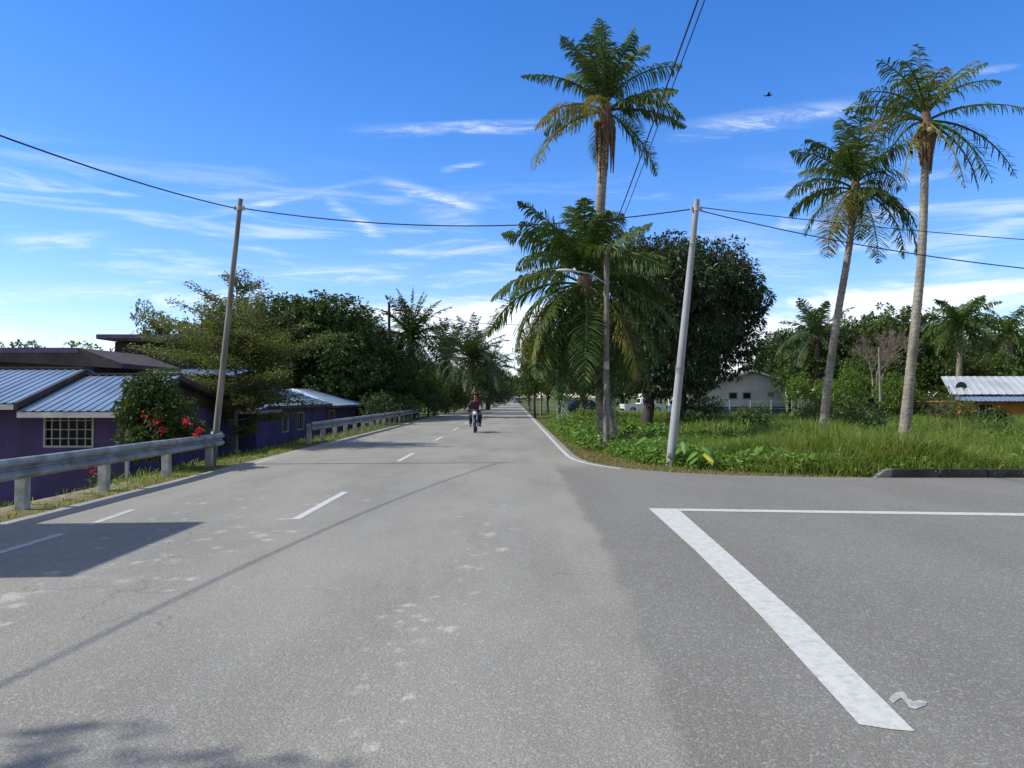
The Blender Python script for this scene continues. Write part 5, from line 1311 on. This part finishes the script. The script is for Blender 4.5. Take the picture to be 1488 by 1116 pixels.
# body: pelvis, spine, neck, head, arms to the grips, legs to the pegs
bv = [(0,.16,.90),(0,.14,1.08),(0,.08,1.30),(0,.04,1.46),(0,.01,1.55),(0,-.01,1.66),(0,-.01,1.76)]
be = [(0,1),(1,2),(2,3),(3,4),(4,5),(5,6)]; br = [(.17,.14),(.155,.12),(.19,.125),(.075,.07),(.058,.058),(.092,.105),(.082,.095)]
for sx in (-1,1):
    n = len(bv); bv += [(sx*.19,.05,1.42),(sx*.31,-.02,1.20),(sx*.35,-.20,1.11),(sx*.335,-.265,1.085)]; be += [(2,n),(n,n+1),(n+1,n+2),(n+2,n+3)]; br += [.072,.052,.036,.034]
    n = len(bv); bv += [(sx*.12,.10,.88),(sx*.24,-.26,.80),(sx*.22,-.12,.42),(sx*.22,-.10,.34),(sx*.23,-.26,.30)]; be += [(0,n),(n,n+1),(n+1,n+2),(n+2,n+3),(n+3,n+4)]; br += [.10,.075,.05,.045,.04]
skin('body', bv, be, br, M['skin'], pr)
# clothes a little larger than the body
tv = [(0,.16,.92),(0,.14,1.08),(0,.08,1.30),(0,.045,1.445)]; te_ = [(0,1),(1,2),(2,3)]; trr = [(.185,.155),(.175,.14),(.205,.145),(.085,.08)]
for sx in (-1,1):
    n = len(tv); tv += [(sx*.19,.05,1.42),(sx*.31,-.02,1.20),(sx*.345,-.16,1.125)]; te_ += [(2,n),(n,n+1),(n+1,n+2)]; trr += [.088,.066,.05]
skin('jacket', tv, te_, trr, M['redcloth'], pr)
lv = [(0,.17,.87)]; le = []; lr = [(.185,.15)]
for sx in (-1,1):
    n = len(lv); lv += [(sx*.12,.10,.88),(sx*.24,-.26,.80),(sx*.22,-.13,.44),(sx*.22,-.11,.38)]; le += [(0,n),(n,n+1),(n+1,n+2),(n+2,n+3)]; lr += [.118,.09,.064,.06]
skin('trousers', lv, le, lr, M['jean'], pr)
for sx in (-1,1):
    t = MB(); t.ball((sx*.23,-.20,.315), (.05,.13,.045)); t.build('shoe', M['black'], pr)
    # hand closed round the grip: palm and five fingers
    hv = [(sx*.335,-.255,1.09),(sx*.335,-.285,1.085)]; he = [(0,1)]; hr = [.03,.034]
    h = skin('hand', hv, he, hr, M['skin'], pr, sub=1)
    for k in range(4):
        x_ = sx*(.305+.02*k); l_ = (.9,1.,.95,.8)[k]
        skin('finger', [(x_,-.285,1.095),(x_,-.285-.035*l_,1.085),(x_,-.285-.035*l_,1.055),(x_,-.268,1.045)], [(0,1),(1,2),(2,3)], [.009,.009,.008,.007], M['skin'], h, sub=1)
    skin('thumb', [(sx*.31,-.26,1.085),(sx*.285,-.262,1.065),(sx*.275,-.285,1.05)], [(0,1),(1,2)], [.010,.009,.008], M['skin'], h, sub=1)
# open-face helmet
t = MB(); seg = 20; vs = []; rings = 10
for i in range(rings+1):
    th = R(4+i*12)
    for k in range(seg): a = 6.283*k/seg; vs.append((.135*math.sin(th)*math.cos(a), .01+.155*math.sin(th)*math.sin(a), 1.72+.145*math.cos(th)))
fs = []
for i in range(rings):
    for k in range(seg):
        a = 6.283*(k+.5)/seg
        if i >= 5 and math.sin(a) < -.45: continue      # opening for the face
        fs.append((i*seg+k, i*seg+(k+1)%seg, (i+1)*seg+(k+1)%seg, (i+1)*seg+k))
t.add(vs, fs, True); hm = t.build('helmet', M['redcloth'], pr); hm.modifiers.new('s','SOLIDIFY').thickness = .02
t = MB(); t.add([(-.02,-.10,1.69),(.02,-.10,1.69),(.022,-.105,1.65),(-.022,-.105,1.65),(0,-.13,1.655),(0,-.112,1.70)], [(0,5,4,3),(5,1,2,4),(3,4,2)], True); t.build('nose', M['skin'], pr)
for sx in (-1,1): t = MB(); t.ball((sx*.035,-.098,1.70), (.015,.008,.009)); t.build('eye', M['black'], pr)
t = MB(); t.ball((0,-.10,1.625), (.028,.008,.007)); t.build('mouth', M['redcloth'], pr)

# ------------------------------------------------------------------ bird
bd = empty('bird', (gx(1119,60),60,gzz(136,60)), 'tiny dark bird flying high between the tall palm and the right palms', 'bird')
t = MB(); t.ball((0,0,0), (.22,.08,.07)); t.ball((.22,0,.04), (.07,.05,.05)); t.add([(-.18,-.03,0),(-.18,.03,0),(-.40,.08,.0),(-.40,-.08,.0)], [(0,1,2,3)]); t.build('body', M['black'], bd)
for sy in (-1,1): t = MB(); t.add([(.10,sy*.05,.03),(-.12,sy*.05,.03),(-.10,sy*.30,.12),(.06,sy*.30,.14),(-.12,sy*.55,.05)], [(0,1,2,3),(3,2,4)]); t.build('wing', M['black'], bd).modifiers.new('s','SOLIDIFY').thickness = .01

# ------------------------------------------------------------------ things outside the frame whose shadows fall on the road
hd_ = empty('signboard', (-8.95,6.75,-.2), 'blank roadside signboard on posts left of the near guardrail, out of view', 'signboard')
t = MB(); t.box(-.06,.06,0,3.1,1.6,4.9); t.build('board', M['greywall'], hd_)
for y in (.3,2.8): t = MB(); t.tube([(-.14,y,-.4),(-.14,y,4.85)], .06, 8); t.build('post', M['galv_post'], hd_)
t = MB(); t.box(-.05,.05,0,3.1,.2,1.596); t.build('lower_board', M['greywall'], hd_)
make_tree('broadleaf_tree', 'leafy roadside tree left of the camera whose shadow touches the road', 'tree', (-10.5,1.9,-.4), (2.1,1.5,1.6), 8.4, 16, 330, (.13,.07), 'mid', 55, .16, group='trees behind the purple houses')

# ------------------------------------------------------------------ light
ELEV = R(44); saz = (-.995, -.07)
sd_ = Vector((saz[0]*math.cos(ELEV), saz[1]*math.cos(ELEV), math.sin(ELEV)))
sl = bpy.data.lights.new('sun', 'SUN'); sl.energy = 4.1; sl.angle = R(.55); sl.color = (1,.965,.90)
so = bpy.data.objects.new('sun', sl); COL.objects.link(so); so.rotation_euler = sd_.to_track_quat('Z','Y').to_euler()
w = bpy.data.worlds.new('World'); scene.world = w; w.use_nodes = True; nt = w.node_tree
bg = nt.nodes['Background']; sky = nt.nodes.new('ShaderNodeTexSky'); sky.sky_type = 'NISHITA'; sky.sun_disc = False
sky.sun_elevation = ELEV; sky.sun_rotation = math.atan2(saz[0], saz[1]); sky.air_density = 1.0; sky.dust_density = .25; sky.ozone_density = 3.0; sky.altitude = 0
hs = nt.nodes.new('ShaderNodeHueSaturation'); hs.inputs['Saturation'].default_value = 1.30; hs.inputs['Value'].default_value = 1.0; L(nt, mixc(nt, 1., sky.outputs[0], (1.0,.95,1.10,1), 'MULTIPLY'), hs.inputs['Color'])
dirv = nt.nodes.new('ShaderNodeTexCoord').outputs['Generated']
sp = nt.nodes.new('ShaderNodeSeparateXYZ'); L(nt, dirv, sp.inputs[0]); dx, dy, dz = sp.outputs
zc = math_n(nt, 'MAXIMUM', dz, .0)
den = math_n(nt, 'ADD', zc, .10)
cb_ = nt.nodes.new('ShaderNodeCombineXYZ'); L(nt, math_n(nt,'DIVIDE',dx,den), cb_.inputs[0]); L(nt, math_n(nt,'DIVIDE',dy,den), cb_.inputs[1])
pl = cb_.outputs[0]
# thin cirrus drawn out across the sky
ci = noise(nt, mapped(nt, pl, (.55,2.1,1), (0,0,R(-14)), (3.1,1.7,0)), 1.25, 9, .62, .8)
cm = noise(nt, mapped(nt, pl, (.5,.8,1), (0,0,0), (1.3,4.2,0)), .8, 3, .5)
cir = math_n(nt, 'MULTIPLY', smooth(nt, ci, .54, .85), smooth(nt, cm, .50, .66))
cir = math_n(nt, 'MULTIPLY', cir, smooth(nt, dz, .05, .40, 1., .45))
# explicit streaks, fixed in the sky by direction: (azimuth tangent, elevation tangent) lines
el = math_n(nt, 'DIVIDE', dz, math_n(nt,'MAXIMUM',dy,.05)); az_ = math_n(nt, 'DIVIDE', dx, math_n(nt,'MAXIMUM',dy,.05))
cb2 = nt.nodes.new('ShaderNodeCombineXYZ'); L(nt, az_, cb2.inputs[0]); L(nt, el, cb2.inputs[1])
wsp = noise(nt, mapped(nt, cb2.outputs[0], (5,34,1), (0,0,R(4))), 1.6, 10, .72, .9)
front = math_n(nt, 'GREATER_THAN', dy, .1)
acc = None
for (x0, y0, x1, y1, wd, k) in [(225,326,560,258,.008,.5),(545,262,700,300,.014,.75),(470,290,560,345,.015,.7),(640,245,705,235,.006,.5),(510,188,830,178,.012,.5),(980,190,1260,150,.020,.6),
                                (360,400,600,395,.018,.6),(0,350,170,345,.016,.5),(0,425,250,420,.015,.5),(1390,105,1488,92,.007,.4),(560,270,700,330,.03,.3),(620,180,720,175,.006,.5),(1000,320,1200,400,.05,.3)]:
    a0, a1 = (x0-744)/F, (x1-744)/F; e0, e1 = (HY-y0)/F, (HY-y1)/F; s_ = (e1-e0)/(a1-a0)
    lin = math_n(nt, 'MULTIPLY_ADD', az_, s_, c=e0-s_*a0)
    dd = math_n(nt, 'ABSOLUTE', math_n(nt, 'SUBTRACT', math_n(nt,'ADD',el,math_n(nt,'MULTIPLY',math_n(nt,'ADD',wsp,-.5),wd*1.5)), lin))
    f1 = smooth(nt, dd, 0, wd, k, 0); mg_ = (a1-a0)*.3
    f2 = math_n(nt, 'MULTIPLY', smooth(nt, az_, a0-mg_*.3, a0+mg_), smooth(nt, az_, a1-mg_, a1+mg_*.3, 1, 0))
    f = math_n(nt, 'MULTIPLY', f1, f2); acc = f if acc is None else math_n(nt, 'MAXIMUM', acc, f)
acc = math_n(nt, 'MULTIPLY', math_n(nt, 'MULTIPLY', acc, smooth(nt, wsp, .40, .66, .12, 1.)), front)
# low bank of white cloud near the horizon
lb = noise(nt, mapped(nt, dirv, (2.2,2.2,9)), 1.6, 8, .6, .4)
low = math_n(nt, 'MULTIPLY', smooth(nt, math_n(nt,'ADD',lb,math_n(nt,'MULTIPLY',smooth(nt, dz,.105,.16),-.35)), .40, .56), smooth(nt, dz, .0, .05, .3, 1))
low = math_n(nt, 'MULTIPLY', low, smooth(nt, dz, .13, .20, 1, 0))
lb2 = noise(nt, mapped(nt, dirv, (3,3,26)), 1.6, 8, .6, .6)
mid_ = math_n(nt, 'MULTIPLY', smooth(nt, lb2, .50, .70, 0, .40), math_n(nt,'MULTIPLY', smooth(nt, dz, .10,.15), smooth(nt, dz, .20, .30, 1, 0)))
tot = math_n(nt, 'MAXIMUM', math_n(nt, 'MAXIMUM', math_n(nt,'MULTIPLY',cir,.15), acc), math_n(nt, 'MAXIMUM', math_n(nt,'MULTIPLY',low,.88), mid_), True)
# unseen cloud added behind and high above the camera to neutralise blue ambient light
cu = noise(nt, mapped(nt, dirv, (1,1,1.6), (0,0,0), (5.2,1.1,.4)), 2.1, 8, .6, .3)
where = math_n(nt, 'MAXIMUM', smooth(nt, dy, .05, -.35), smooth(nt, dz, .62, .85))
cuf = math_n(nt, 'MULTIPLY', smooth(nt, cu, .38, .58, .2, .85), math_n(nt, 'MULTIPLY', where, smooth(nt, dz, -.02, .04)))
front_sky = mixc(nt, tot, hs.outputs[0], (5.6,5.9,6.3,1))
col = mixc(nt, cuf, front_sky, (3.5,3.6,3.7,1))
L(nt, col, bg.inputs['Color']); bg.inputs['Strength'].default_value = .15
scene.view_settings.view_transform = 'Standard'; scene.view_settings.look = 'None'; scene.view_settings.exposure = 0.40; scene.view_settings.gamma = 1
scene.cycles.max_bounces = 6; scene.cycles.diffuse_bounces = 3; scene.cycles.glossy_bounces = 2; scene.cycles.transmission_bounces = 2; scene.cycles.transparent_max_bounces = 4
scene.cycles.use_denoising = True
